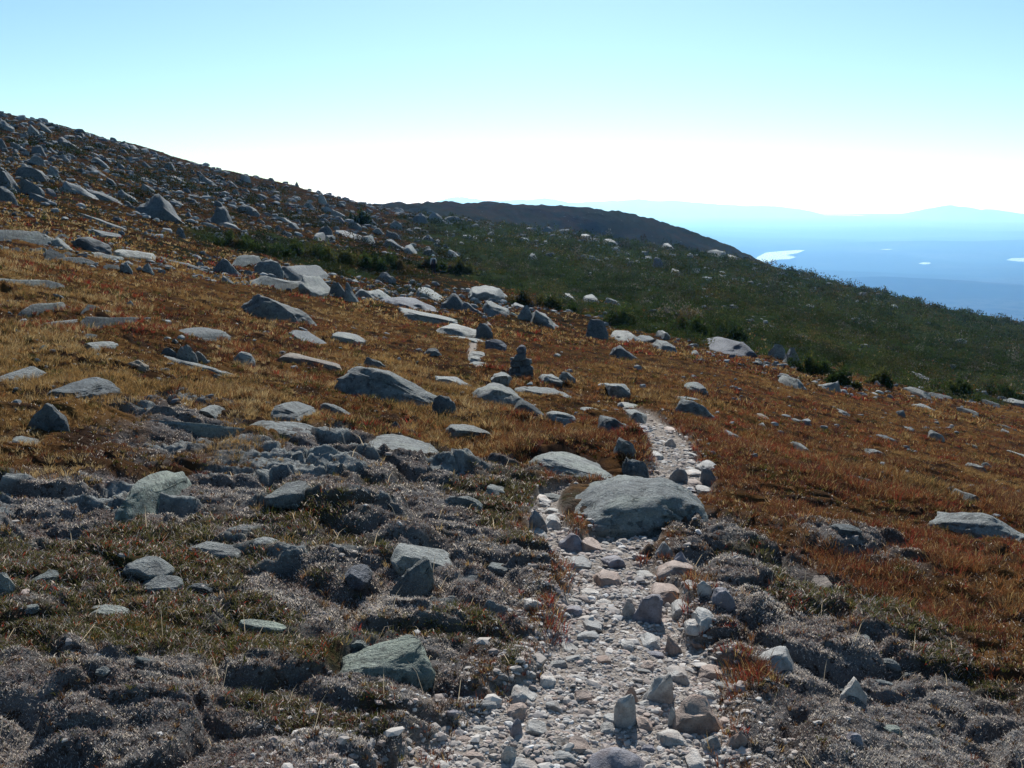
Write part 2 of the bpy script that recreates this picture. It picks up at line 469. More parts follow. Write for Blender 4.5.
PLAIN = -900.0
def build_lowland():
    n = 420
    # square sheet to the horizon, finer in the middle
    s = np.linspace(-1, 1, n); s = np.sign(s) * np.abs(s) ** 1.9 * FAR
    X, Y = np.meshgrid(s, s)
    z = PLAIN + 80 * fbm2(X * 0.00018, Y * 0.00018, 4, 301) * smooth(4000, 8000, np.abs(Y)) * (1 - smooth(20000, 40000, np.abs(Y)))
    # two low wooded rises close under the mountain
    for hx, hy, sx, sy, hh in ((1050, 2750, 330, 260, 40), (1500, 2500, 400, 240, 26), (900, 3500, 300, 200, 30), (2300, 5200, 700, 300, 30), (1900, 3100, 260, 200, 34)):
        hx, hy, sx, sy, hh = [3.46 * q for q in (hx, hy, sx, sy, hh)]
        z = z + hh * np.exp(-((X - hx) / sx) ** 2 - ((Y - hy) / sy) ** 2)
    V = np.stack([X.ravel(), Y.ravel(), z.ravel()], 1)
    m, t = mat("lowland_forest")
    P = t.pos()
    a = t.noise(P, 0.0004, 7, 0.62); b = t.noise(P, 0.008, 5, 0.7)
    c = t.ramp(a, [(0.35, (.010, .020, .016)), (0.5, (.018, .030, .02)), (0.6, (.050, .055, .036)), (0.68, (.02, .03, .02))])
    c = t.mix(t.step(b, 0.45, 0.6), c, (.02, .026, .018))
    t.out(t.bsdf(c, 1.0, 0.0))
    link("lowland", mesh_from("lowland", V, grid_faces(n, n), True, mat=m), kind="structure")
    # lakes
    m, t = mat("lake_water")
    P = t.pos()
    t.out(t.bsdf((.02, .03, .035), 0.16, 0.9, t.bump(t.noise(P, 0.02, 3), 2.5, 0.6)))
    outlines = (
        [(752, 262), (758, 256.5), (766, 252.5), (780, 251.2), (796, 250), (805, 250.2), (797, 253.2), (786, 255), (796, 257), (790, 259), (778, 259.6), (768, 262)],
        [(790, 214.8), (800, 213.9), (815, 213.7), (845, 214.3), (866, 214.9), (862, 215.8), (835, 215.5), (805, 215.6)],
        [(918, 263.6), (923, 262.3), (930, 262.5), (931, 263.6), (925, 264.4)],
        [(1006, 260), (1012, 258), (1024, 258), (1050, 259), (1046, 261.4), (1020, 261.6)],
        [(880, 249.3), (888, 248.8), (893, 249.4), (886, 249.8)])
    for pts in outlines:
        zl = PLAIN + 45.0
        v = []
        for x, y in pts:
            t_, e_ = te(x, y); Yq = -zl / float(e_); v.append((float(t_) * Yq, Yq, zl))
        link("lake", mesh_from("lake", np.array(v), np.arange(len(v))[None, :], mat=m), kind="structure")

def build_mountains():
    m, t = mat("far_mountain_woods")
    t.out(t.bsdf(t.ramp(t.noise(t.pos(), 0.002, 4), [(0.35, (.03, .04, .03)), (0.6, (.06, .06, .045))]), 1.0, 0.0))
    def ridge(name, pts, dist, label):
        t_, e_ = te([p[0] for p in pts], [p[1] for p in pts])
        X = t_ * dist; Z = -e_ * dist
        xs = np.linspace(X[0], X[-1], 160)
        zt = np.interp(xs, X, Z)
        base = PLAIN - 6
        ss = np.linspace(-1, 1, 41)
        half = 5000.0
        G = np.repeat(xs[None, :], 41, 0); S = np.repeat(ss[:, None], 160, 1)
        k = np.clip(1 - np.abs(S) ** 1.15, 0, 1)
        h = (zt[None, :] - base) * k
        h = h * (1 + 0.10 * fbm2(G * 0.0007, S * 2.5, 4, 411))
        V = np.stack([G.ravel(), (dist + S * half).ravel(), (base + h).ravel()], 1)
        o = link(name, mesh_from(name, V, grid_faces(41, 160), True, mat=m), kind="structure")
    ridge("mountain", [(895, 221), (920, 215.5), (931, 212), (941, 207.2), (950, 205.4), (956, 207.2), (965, 205.8), (972, 208.0), (982, 210.6), (988, 209.2), (996, 210), (1006, 212), (1020, 215.5), (1060, 219)], 39500, None)
    ridge("mountain", [(420, 206), (436, 201), (446, 199), (456, 197.6), (466, 197.4), (474, 199), (490, 201.4), (500, 201), (512, 200), (526, 198.6), (540, 198.0), (556, 200), (574, 203.5), (590, 209)], 43500, None)
    ridge("mountain", [(560, 203.5), (600, 201.5), (640, 199.6), (668, 200.5), (700, 203), (720, 205), (760, 205.5), (800, 209)], 46000, None)

# ------------------------------------------------------------------ light, air, camera
SUN_ELEV, SUN_AZ = math.radians(33.0), math.radians(2.0)      # azimuth clockwise from straight ahead
SUN_STRENGTH, SKY_STRENGTH, EXPOSURE, HAZE_DENSITY = 5.0, 0.092, 0.36, 0.72e-4
def build_light():
    d = Vector((math.sin(SUN_AZ) * math.cos(SUN_ELEV), math.cos(SUN_AZ) * math.cos(SUN_ELEV), math.sin(SUN_ELEV)))
    L = bpy.data.lights.new("sun", 'SUN'); L.energy = SUN_STRENGTH; L.angle = math.radians(0.53); L.color = (1.0, 0.985, 0.95)
    o = bpy.data.objects.new("sun", L); COL.objects.link(o)
    o.rotation_euler = (-d).to_track_quat('-Z', 'Y').to_euler()
    o.location = d * 100
    w = bpy.data.worlds.new("World"); scene.world = w; w.use_nodes = True
    nt = w.node_tree; nt.nodes.clear()
    sky = nt.nodes.new('ShaderNodeTexSky'); sky.sky_type = 'NISHITA'; sky.sun_disc = False
    sky.sun_elevation = SUN_ELEV; sky.sun_rotation = SUN_AZ
    sky.altitude = 1300; sky.air_density = 1.0; sky.dust_density = 0.6; sky.ozone_density = 3.5
    bg = nt.nodes.new('ShaderNodeBackground'); bg.inputs['Strength'].default_value = SKY_STRENGTH
    out = nt.nodes.new('ShaderNodeOutputWorld')
    tint = nt.nodes.new('ShaderNodeMix'); tint.data_type = 'RGBA'; tint.blend_type = 'MULTIPLY'; tint.inputs[0].default_value = 1.0
    tint.inputs[7].default_value = (0.90, 1.05, 1.0, 1)
    nt.links.new(sky.outputs[0], tint.inputs[6]); nt.links.new(tint.outputs[2], bg.inputs[0]); nt.links.new(bg.outputs[0], out.inputs[0])

def build_haze():
    x, y0, y1, z0, z1 = FAR * 0.99, -FAR * 0.99, FAR * 0.99, PLAIN - 60, 60.0
    V = np.array([(sx * x, y, z) for z in (z0, z1) for y in (y0, y1) for sx in (-1, 1)], float)
    F = np.array([(0, 2, 3, 1), (4, 5, 7, 6), (0, 1, 5, 4), (2, 6, 7, 3), (0, 4, 6, 2), (1, 3, 7, 5)])
    m = bpy.data.materials.new("haze_air"); m.use_nodes = True
    nt = m.node_tree; nt.nodes.clear()
    v = nt.nodes.new('ShaderNodeVolumePrincipled')
    v.inputs['Color'].default_value = (0.205, 0.485, 1.0, 1); v.inputs['Absorption Color'].default_value = (1, 1, 1, 1); v.inputs['Density'].default_value = HAZE_DENSITY; v.inputs['Anisotropy'].default_value = 0.45
    o = nt.nodes.new('ShaderNodeOutputMaterial'); nt.links.new(v.outputs[0], o.inputs['Volume'])
    link("haze", mesh_from("haze", V, F, mat=m), kind="stuff")

def build_camera():
    c = bpy.data.cameras.new("camera"); c.sensor_width = 36; c.lens = 36 * FP / 1024; c.clip_start = 0.05; c.clip_end = 120000
    o = bpy.data.objects.new("camera", c); COL.objects.link(o)
    o.location = (0, 0, 0); o.rotation_euler = (math.pi / 2 - PITCH, 0, 0)
    scene.camera = o
    scene.view_settings.view_transform = 'Standard'; scene.view_settings.look = 'None'
    scene.view_settings.exposure = EXPOSURE; scene.view_settings.gamma = 1.0; scene.view_settings.use_curve_mapping = False
    cy = scene.cycles
    cy.max_bounces = 6; cy.diffuse_bounces = 3; cy.glossy_bounces = 2; cy.transmission_bounces = 3; cy.volume_bounces = 1; cy.transparent_max_bounces = 8
    cy.use_denoising = True; cy.caustics_reflective = False; cy.caustics_refractive = False
    cy.sample_clamp_indirect = 6.0

# ------------------------------------------------------------------ rocks
import bmesh
_ico = {}
def ico(n):
    if n not in _ico:
        bm = bmesh.new(); bmesh.ops.create_icosphere(bm, subdivisions=n, radius=1.0)
        bm.verts.ensure_lookup_table()
        V = np.array([v.co[:] for v in bm.verts]); F = np.array([[v.index for v in f.verts] for f in bm.faces])
        bm.free(); _ico[n] = (V, F)
    return _ico[n]

# profile along the width (-1..1 -> relative height), boxiness, number of flat cuts, depth/width, tilt towards the viewer
SHAPES = {
    'dome':   ([(-1, .35), (-.6, .75), (0, 1), (.6, .78), (1, .35)], .85, 6, .75),
    'round':  ([(-1, .6), (0, 1), (1, .6)], .85, 10, .8),
    'block':  ([(-1, .85), (-.3, 1), (.4, .95), (1, .8)], .55, 9, .8),
    'slab':   ([(-1, .65), (-.4, .95), (.3, 1), (1, .55)], .55, 7, .6),
    'slabL':  ([(-1, 1), (-.5, .95), (.3, .6), (1, .2)], .6, 7, .6),
    'slabR':  ([(-1, .2), (-.3, .6), (.5, .95), (1, 1)], .6, 7, .6),
    'wedgeL': ([(-1, .3), (-.6, 1), (-.2, .85), (.4, .45), (1, .1)], .7, 9, .75),
    'wedgeR': ([(-1, .1), (-.4, .45), (.2, .85), (.6, 1), (1, .3)], .7, 9, .75),
    'back':   ([(-1, .04), (-.7, .30), (-.35, .62), (0, .86), (.35, 1), (.65, .98), (.88, .80), (1, .45)], .82, 5, .7),
    'peak':   ([(-1, .25), (-.7, .6), (-.3, .95), (-.05, 1), (.3, .85), (.7, .5), (1, .1)], .72, 8, .8),
    'pyr':    ([(-1, .1), (-.45, .55), (-.1, 1), (.15, .9), (.6, .4), (1, .1)], .75, 9, .8),
    'boulder':([(-1, .55), (-.4, 1), (.2, .9), (.7, .7), (1, .4)], .7, 12, .8),
    'stand':  ([(-1, .7), (-.3, .95), (.4, 1), (1, .75)], .6, 10, .7),
    'plate':  ([(-1, .8), (0, 1), (1, .75)], .5, 6, .75),
}
TONE = {'p': (.97, 1.0, .98), 'm': (.74, .78, .785), 'd': (.46, .51, .55), 'b': (.86, .70, .61), 'g': (.90, 1.0, .90), 'v': (.58, .60, .70), 'w': (1.22, 1.20, 1.14)}

def rock_shape(shape, seed, sub):
    prof, box, cuts, dep = SHAPES[shape]
    r = np.random.default_rng(seed)
    D, F = ico(sub)
    p = np.sign(D) * np.abs(D) ** box
    p = p / np.max(np.abs(p), axis=0) * 1.12
    off = r.uniform(-50, 50, 3)
    p = p * (1 + 0.10 * fbm3(D * 1.3 + off, 2, seed))[:, None]
    def cut(nrm, o):
        nonlocal p
        q = p @ nrm - o
        p = p - np.where(q > 0, q, 0)[:, None] * nrm
    if box < .8:                                   # jointed granite: broken faces, slightly askew
        for ax in ((1, 0, 0), (-1, 0, 0), (0, -1, 0), (0, 1, 0), (0, 0, 1)):
            nrm = np.array(ax, float) + r.normal(0, .2, 3) * (0.55 if ax[2] else 1); nrm /= np.linalg.norm(nrm)
            cut(nrm, r.uniform(.74, .95))
    for _ in range(int(cuts * 1.7)):
        nrm = r.normal(size=3); nrm[2] = abs(nrm[2]) * .9; nrm /= np.linalg.norm(nrm)
        cut(nrm, np.max(p @ nrm) * r.uniform(.74, .94))
    p = p / np.max(np.abs(p), axis=0)
    pu = np.array([a for a, b in prof]); pv = np.array([b for a, b in prof])
    top = (1 + .16 * noise3(p[:, 0] * 2.3 + off[0], p[:, 1] * 1.6, off[2] * np.ones(len(p)), seed + 31)) * np.interp(np.clip(p[:, 0] + 0.06 * fbm3(p * 2.1 + off, 1, seed + 3), -1, 1), pu, pv)
    p[:, 2] = np.where(p[:, 2] > 0, p[:, 2] * top, p[:, 2] * .8)
    if sub >= 3:
        dd = .046 * fbm3(p * 3.0 + off, 5, seed + 11, .64)
        cr = np.abs(noise3(p[:, 0] * 2.0 + off[0], p[:, 1] * 2.0, p[:, 2] * 3.8, seed + 21))
        dd = dd - .06 * (1 - smooth(0, .06, cr))
        p = p + D * dd[:, None]
    else:
        p = p + D * (.05 * fbm3(p * 2.3 + off, 2, seed + 11))[:, None]
    return p, F, dep

FITLOG = []
ROCK_FOOT = []           # (x, y, half width, half depth) of every stone of some size: keeps grass and gravel out of it

def ground_normal(x, y, s):
    a = (z_smooth(x + s, y) - z_smooth(x - s, y)) / (2 * s); b = (z_smooth(x, y + s) - z_smooth(x, y - s)) / (2 * s)
    n = np.array([-a, -b, 1.0]); return n / np.linalg.norm(n)

def fit_rock(name, box, shape, tone, seed, mat_, bury=.22, depth=None, tilt=None, spin=0.0):
    """a rock on the ground whose outline above the ground spans the given pixels; real width, height and depth come from its distance"""
    x0, y0, x1, y1 = box
    xc = (x0 + x1) / 2
    wpx, hpx = x1 - x0, y1 - y0
    sub = 5 if wpx > 70 else 4 if wpx > 22 else 3 if wpx > 8 else 2
    p, F, dep = rock_shape(shape, seed, sub)
    dep = depth or dep
    base = at(xc, y1)
    W = wpx / 2 / FP * base[1]; H = hpx / FP * base[1]; D = W * dep
    e = -base[2] / base[1]
    flat = shape.startswith('slab') or shape in ('plate', 'dome', 'back')
    high = y1 < 238                    # up on the hillside the blocks stand out of the slope
    if high: flat = False
    if flat and depth is None: D = float(np.clip(.34 * H / max(e, .04), .4 * W, 1.7 * W))
    else: D = min(D, .62 * H / max(e, .04))
    H = H * (.38 if flat else .55 if e > .05 else .8)
    anc = np.array([xc, y1], float)
    sx, sz, sd = W, H, D
    a = (RNG.uniform(-.12, .12) * min(1, 2.2 * H / W) if tilt is None else tilt)
    ca, sa = math.cos(spin), math.sin(spin)
    c = np.array([base[0], base[1]])
    for it in range(8):
        v = p * np.array([sx, sd, sz])
        v[:, 2] = np.where(p[:, 2] < 0, p[:, 2] * max(sz * 1.2, .38 * min(sx, sd)), v[:, 2])
        v = np.stack([v[:, 0] * ca - v[:, 1] * sa, v[:, 0] * sa + v[:, 1] * ca, v[:, 2]], 1)
        v[:, 2] += v[:, 0] * math.tan(a)
        gz = float(z_ground(np.array([c[0]]), np.array([c[1]]))[0])
        rel = gz - float(z_smooth(c[0], c[1]))
        # lie along the slope
        X, Y = c[0] + v[:, 0], c[1] + v[:, 1]
        zb = z_smooth(X, Y) + rel
        Z = zb + v[:, 2] - bury * sz * .3
        vis = v[:, 2] - bury * sz * .3 > -0.02 * sz
        if it == 7: break
        q = project(np.stack([X, Y, Z], 1)[vis])
        bx0, by0, bx1, by1 = q[:, 0].min(), q[:, 1].min(), q[:, 0].max(), q[:, 1].max()
        sx *= np.clip(wpx / max(bx1 - bx0, .1), .5, 2)
        k = np.clip(hpx / max(by1 - by0, .1), .4, 2)
        sz *= k ** .75 if flat else k
        if flat: sz = max(sz, .11 * sx)
        if k < .92 or flat: sd *= np.clip(k, .6, 1.3)
        anc += .85 * np.array([xc - (bx0 + bx1) / 2, y1 - by1])
        g = at(anc[0], anc[1])
        c = np.array([g[0] * (1 + sd * .6 / g[1]), g[1] + sd * .6])
    o = np.array([c[0], c[1], gz])
    FITLOG.append((box, (bx0, by0, bx1, by1), shape))
    me = mesh_from(name, np.stack([X, Y, Z], 1) - o, F, sub > 3, mat=mat_)
    ob = link(name, me, kind="thing"); ob.location = o
    rr = RNG.uniform(.88, 1.12)
    if high and tone in 'pg': tone = 'm'          # high boulders get a darker tint: their shade is put into the colour
    elif high and tone == 'm': tone = 'd'
    ob.color = (*[min(2.0, t * rr) for t in TONE[tone]], 1)
    ROCK_FOOT.append((c[0], c[1], sx, sd))
    return ob

def rock_material(name="weathered_granite"):
    m, t = mat(name)
    P = t.pos()
    info = t.n('ShaderNodeObjectInfo')
    big = t.noise(P, 2.3, 4, .6); mid = t.noise(P, 9, 5, .65); fine = t.noise(P, 90, 3, .7); far = t.noise(P, .6, 4, .6)
    c = t.ramp(mid, [(.28, (.10, .10, .10)), (.45, (.21, .212, .207)), (.58, (.29, .292, .28)), (.75, (.18, .185, .182))])
    c = t.mix(t.step(big, .50, .66), c, (.31, .32, .285))
    c = t.mix(t.math('MULTIPLY', t.step(t.noise(P, 17, 4, .7), .54, .62), .7), c, (.075, .078, .072))
    c = t.mix(t.math('MULTIPLY', t.step(t.noise(P, 26, 4, .65), .57, .63), .75), c, (.40, .41, .38))
    c = t.mix(t.math('MULTIPLY', t.step(fine, .5, .7), .5), c, (.10, .095, .09))
    c = t.mix(t.math('MULTIPLY', t.step(far, .55, .68), .5), c, (.13, .125, .12))
    c = t.mix(1.0, c, info.outputs['Color'], 'MULTIPLY')
    h = t.math('ADD', t.math('MULTIPLY', mid, 2.2), t.math('ADD', fine, t.math('MULTIPLY', t.noise(P, 34, 4, .7), 1.0)))
    t.out(t.bsdf(c, .8, .16, t.bump(h, .022, 1.0)))
    return m

def stone_material():
    m, t = mat("trail_stone_granite")
    P = t.pos(); info = t.n('ShaderNodeObjectInfo')
    mid = t.noise(P, 24, 4, .6); fine = t.noise(P, 160, 3, .7)
    c = t.ramp(mid, [(.3, (.22, .195, .18)), (.5, (.38, .35, .325)), (.7, (.48, .45, .42))])
    c = t.mix(t.math('MULTIPLY', t.step(fine, .5, .7), .45), c, (.10, .085, .08))
    c = t.mix(t.math('MULTIPLY', t.step(t.noise(P, 9, 3, .6), .52, .66), .5), c, (.30, .22, .18))
    c = t.mix(1.0, c, info.outputs['Color'], 'MULTIPLY')
    t.out(t.bsdf(c, .7, .25, t.bump(t.math('ADD', mid, fine), .008, .8)))
    return m

# pixel box, shape, tone, name, label (an empty label is written from what stands near it)
BOULDERS = [
 # middle ground, left
 ((332,369,456,411),'wedgeL','m','boulder','largest grey boulder left of the cairn, cracked across, blunt high left end'),
 ((236,295,320,331),'peak','m','boulder','steep peaked grey boulder in orange grass with a smooth sloping right side'),
 ((287,329,331,348),'slabL','d','rock_slab','dark tilted slab in the grass directly in front of the steep peaked boulder'),
 ((160,357,240,377),'block','p','rock_slab','flat pale topped slab with rounded stones lined up behind it'),
 ((160,346,183,362),'round','d','boulder','left rounded stone leaning behind the flat pale topped slab'),
 ((176,345,198,361),'round','m','boulder','middle rounded stone behind the flat pale topped slab'),
 ((192,351,208,361),'round','m','boulder','small right rounded stone behind the flat pale topped slab'),
 ((234,352,256,365),'boulder','w','boulder','small chalky white boulder right of the flat pale topped slab'),
 ((167,377,256,386),'slab','p','rock_slab','thin pale slab lying flush in the grass in front of the pale topped slab'),
 ((47,381,121,405),'slab','d','boulder','long dark humped boulder in golden grass near the left edge'),
 ((29,403,69,428),'round','d','boulder','round dark boulder in grass in front of the long dark humped boulder'),
 ((-6,366,46,384),'dome','m','boulder','low grey domed boulder cut by the left edge of the picture'),
 ((10,436,38,446),'slab','m','rock_slab','small low grey slab in grass below the round dark boulder'),
 ((145,424,258,438),'slab','p','rock_slab','thin pale ledge slab lying low in front of the mossy hummock'),
 ((246,416,319,437),'dome','m','boulder','long low rounded block at the right end of the thin pale ledge'),
 ((199,405,225,416),'slab','p','rock_slab','small pale slab just above the thin pale ledge'),
 ((272,401,315,417),'slabL','m','boulder','grey blocky stone above the long low rounded block'),
 ((317,403,356,420),'wedgeL','m','boulder','dark wedge stone just right of the blocky stone above the rounded block'),
 ((362,433,438,466),'slabL','p','boulder','pale sloping outcrop breaking out of grey heath below the large cracked boulder'),
 ((389,421,402,431),'round','d','boulder','small dark rounded stone in grass below the large cracked boulder'),
 ((363,357,388,371),'wedgeL','m','boulder','small wedge stone standing behind the large cracked boulder'),
 ((332,332,370,343),'slab','p','rock_slab','pale low rock right of the steep peaked boulder'),
 ((308,316,356,326),'slabL','m','rock_slab','low grey slab reaching right from the foot of the steep peaked boulder'),
 ((282,356,342,372),'slabL','b','rock_slab','thin brownish slab half sunk in orange grass left of the large cracked boulder'),
 ((424,349,442,357),'round','m','boulder',''),
 ((435,375,468,385),'slab','p','rock_slab','pale flat rock in grass just beyond the end of the large cracked boulder'),
 ((432,395,456,411),'block','d','boulder','dark squared stone against the right end of the large cracked boulder'),
 ((446,424,492,435),'slab','p','rock_slab','pale flat slab in grass beyond the dark moss bank'),
 ((127,361,150,371),'round','b','boulder',''),
 ((176,325,224,340),'slabL','d','rock_slab','dark tilted slab in grass left of the steep peaked boulder'),
 ((86,341,115,350),'slab','p','rock_slab',''),
 ((100,318,123,328),'slab','d','rock_slab',''),
 ((31,307,58,317),'slab','m','rock_slab',''),
 ((45,321,73,330),'slab','m','rock_slab',''),
 ((-4,274,35,285),'slab','m','rock_slab',''),
 # cairn knoll and trail edge
 ((470,384,525,405),'dome','p','boulder','pale domed slab with a shaded front just below the cairn'),
 ((515,386,572,403),'slabL','m','rock_slab','flat grey slab sloping right just below and right of the cairn'),
 ((511,402,548,421),'wedgeL','d','boulder','dark humped stone among red leaves below the cairn'),
 ((545,415,577,426),'slab','p','rock_slab','pale slab to the right of the dark humped stone below the cairn'),
 ((490,371,512,383),'slab','p','rock_slab','pale flat stone at the left foot of the cairn'),
 ((538,374,563,385),'slab','p','rock_slab','pale flat stone at the right foot of the cairn'),
 ((558,380,577,391),'boulder','m','boulder',''),
 ((579,407,604,416),'slab','p','rock_slab',''),
 ((598,418,638,437),'slabL','d','rock_slab','dark slab edging the left side of the trail below the pale trail paving'),
 ((614,434,636,448),'boulder','m','boulder',''),
 ((621,456,649,480),'block','d','boulder','dark square boulder ending the moss bank beside the trail'),
 ((528,451,618,482),'slabL','p','rock_slab','long pale bedrock slab sloping down under the dark moss bank'),
 ((673,400,716,421),'wedgeL','m','boulder','wedge boulder with a pale edge right of the trail'),
 ((670,396,706,404),'slab','m','rock_slab',''),
 ((556,477,719,540),'back','m','boulder','huge smooth domed boulder with a pale greenish back in the middle of the trail'),
 ((609,345,641,361),'wedgeL','d','boulder','dark blue grey boulder in orange grass beyond the cairn'),
 ((610,331,645,343),'dome','w','boulder','whitish oval slab at the edge of the green shrubs'),
 ((634,335,660,345),'slab','d','boulder',''),
 ((650,340,677,352),'slab','m','rock_slab',''),
 ((656,331,670,338),'slab','p','rock_slab',''),
 ((701,336,763,361),'dome','v','boulder','big dark domed boulder at the edge of the green shrubs'),
 ((587,318,608,336),'boulder','d','boulder','dark upright boulder in front of the shrubs left of the whitish oval slab'),
 ((517,305,537,322),'pyr','m','boulder','peaked grey boulder in front of the grey green bush'),
 ((531,310,556,325),'slabL','m','boulder','tilted grey boulder right of the peaked boulder by the bush'),
 ((485,339,507,350),'block','v','boulder','dark blocky stone beside the trail beyond the cairn'),
 ((436,323,482,337),'slab','w','rock_slab','very pale smooth slab lying across the trail beyond the cairn'),
 ((443,335,486,343),'slab','p','rock_slab','thin pale slab just in front of the very pale trail slab'),
 ((476,321,493,338),'block','d','boulder','small dark block at the right end of the very pale trail slab'),
 # stone belt beyond the grass
 ((378,296,435,311),'dome','v','boulder','broad dark faced domed boulder in the belt of stones'),
 ((398,307,458,322),'slabL','p','rock_slab','pale sloping slab in front of the broad dark faced domed boulder'),
 ((416,287,444,301),'slabL','p','rock_slab','pale tilted slab behind the broad dark faced domed boulder'),
 ((468,285,508,301),'dome','p','boulder','pale topped dome at the right end of the belt of stones'),
 ((441,292,468,311),'pyr','d','boulder',''),
 ((460,301,484,315),'wedgeL','d','boulder',''),
 ((482,302,510,316),'slabL','m','boulder',''),
 ((376,272,397,285),'round','d','boulder','rounded dark boulder standing just left of the hiker'),
 ((353,286,378,302),'boulder','m','boulder',''),
 ((364,290,392,301),'dome','p','boulder',''),
 ((344,284,359,304),'wedgeL','m','boulder',''),
 ((329,282,348,299),'boulder','d','boulder',''),
 ((298,275,333,299),'slabL','p','boulder','large pale triangular slab leaning at the left of the belt of stones'),
 ((280,265,327,286),'slabL','d','boulder','dark tilted slab behind the large pale triangular slab'),
 ((254,259,284,281),'block','m','boulder','blocky grey boulder left of the dark tilted slab in the belt'),
 ((258,279,300,292),'slab','m','rock_slab',''),
 ((238,257,258,267),'slab','p','rock_slab',''),
 ((212,258,242,277),'pyr','d','boulder','dark jumbled peak of rock in the stone belt'),
 ((152,260,214,272),'slab','d','rock_slab','long low dark ledge in the stone belt'),
 ((118,250,154,263),'slab','w','rock_slab','pale oval slab at the left end of the stone belt'),
 ((142,262,154,273),'boulder','p','boulder',''),
 ((96,252,121,262),'slab','p','rock_slab',''),
 ((65,256,91,266),'dome','d','boulder',''),
 ((72,237,112,253),'block','d','boulder','dark block in the grass above the pale oval slab'),
 ((49,237,74,251),'wedgeL','p','boulder','pale wedge beside the dark block on the lower hillside'),
 ((34,233,51,245),'boulder','d','boulder',''),
 ((-8,230,36,245),'slabL','p','rock_slab','pale slab cut by the left edge below the dark hillside blocks'),
 ((88,228,120,238),'slab','d','rock_slab',''),
 # hillside
 ((135,194,185,225),'pyr','m','boulder','largest boulder on the hillside, a steep pyramid with a dark left face'),
 ((208,206,234,225),'pyr','d','boulder','dark peaked boulder on the hillside right of the pyramid boulder'),
 ((218,221,240,229),'slab','p','rock_slab','pale slab at the right foot of the dark peaked boulder'),
 ((201,222,216,229),'slab','p','rock_slab',''),
 ((175,226,186,237),'pyr','d','boulder','tiny dark cone of rock in the grass in front of the pyramid boulder'),
 ((74,211,128,228),'slabL','p','rock_slab','long pale slab in hillside grass left of the pyramid boulder'),
 ((61,180,100,200),'slabL','p','boulder','big pale leaning slab high on the left hillside'),
 ((85,189,126,206),'slabL','m','boulder','big grey slab overlapping the right end of the pale leaning slab'),
 ((118,189,138,202),'slabL','p','boulder',''),
 ((15,165,50,181),'slab','d','boulder','long dark block below an orange strip of hillside grass'),
 ((47,165,64,181),'wedgeL','g','boulder','pale faced block at the right end of the long dark block'),
 ((-8,170,22,192),'pyr','d','boulder','dark boulder cut by the left edge on the upper hillside'),
 ((20,178,45,195),'slabL','m','boulder',''),
 ((-6,186,18,205),'boulder','m','boulder',''),
 ((28,196,60,210),'slabL','d','boulder',''),
 ((54,134,84,151),'slabL','d','boulder','dark slab with a pale sloping back near the hill crest'),
 ((28,124,43,138),'slabL','p','boulder','pale leaning slab close to the hill crest'),
 ((40,125,52,134),'slabL','p','boulder',''),
 ((-5,137,10,152),'wedgeL','m','boulder',''),
 ((10,141,25,150),'slabL','p','boulder',''),
 ((-4,119,15,132),'slabL','p','boulder','pale slab on the hill crest at the left edge'),
 ((92,158,110,169),'slabL','p','boulder',''),
 ((69,163,78,169),'slab','w','boulder',''),
 ((21,164,33,171),'slabL','w','boulder',''),
 ((141,183,156,192),'slab','p','boulder',''),
 ((140,177,158,183),'slab','p','boulder',''),
 ((172,199,187,207),'slabL','w','boulder',''),
 ((185,196,201,207),'slabL','m','boulder',''),
 ((240,176,251,184),'slab','w','boulder','small whitish block just under the hill crest'),
 ((331,208,348,219),'slabL','w','boulder','pale tilted slab with a straight edge right of centre on the hillside'),
 ((348,221,362,228),'slab','p','boulder',''),
 ((318,193,327,203),'boulder','w','boulder',''),
 ((293,181,301,190),'pyr','d','boulder','small spike of rock standing on the hill crest'),
 ((267,177,276,183),'round','d','boulder','rounded knob of rock on the hill crest left of the small spike'),
 ((271,217,292,223),'slab','w','boulder','whitish flat slab on the hillside above the dark green thicket'),
 ((288,222,304,232),'wedgeL','d','boulder',''),
 ((318,227,333,236),'boulder','m','boulder',''),
 ((335,229,362,241),'slabL','d','boulder','dark sloping slab above the right end of the dark green thicket'),
 ((362,236,374,243),'slab','p','boulder',''),
 ((383,239,410,252),'wedgeL','d','boulder','dark boulder on the brown slope up left of the hiker'),
 ((404,244,417,253),'slabL','m','boulder',''),
 ((423,247,439,256),'round','d','boulder','dark boulder on the slope just above the hiker'),
 ((413,213,428,224),'boulder','m','boulder',''),
 ((428,212,443,222),'slab','p','boulder',''),
 ((444,217,464,225),'slab','m','boulder',''),
 ((541,224,556,231),'boulder','p','boulder',''),
 ((556,226,576,233),'slab','p','boulder',''),
 ((652,259,666,271),'boulder','v','boulder','dark blue rock showing in the green shrub slope'),
 ((671,270,680,276),'slab','w','boulder',''),
 ((662,243,676,250),'slab','p','boulder',''),
 ((707,249,726,257),'slab','w','boulder',''),
 ((724,252,742,259),'slab','p','boulder',''),
 ((580,233,594,240),'slab','p','boulder',''),
 ((603,238,618,245),'slab','m','boulder',''),
 ((562,293,576,301),'slab','w','boulder',''),
 ((583,294,599,302),'slab','p','boulder',''),
 ((604,296,622,305),'boulder','m','boulder',''),
 # right of the trail
 ((779,376,807,392),'slabL','p','boulder','pale topped boulder near the shrub edge with its right side sloping'),
 ((815,379,841,392),'wedgeR','p','boulder','pale pointed rock left of the dark round bush'),
 ((684,382,708,393),'dome','m','boulder','low rounded rock in orange grass below the big dark domed boulder'),
 ((768,345,786,360),'boulder','m','boulder',''),
 ((783,348,802,368),'pyr','m','boulder',''),
 ((910,371,936,383),'slab','v','boulder','dark slab at the shrub edge right of the dark round bush'),
 ((903,388,930,399),'slab','m','boulder',''),
 ((928,392,958,405),'slabL','d','boulder',''),
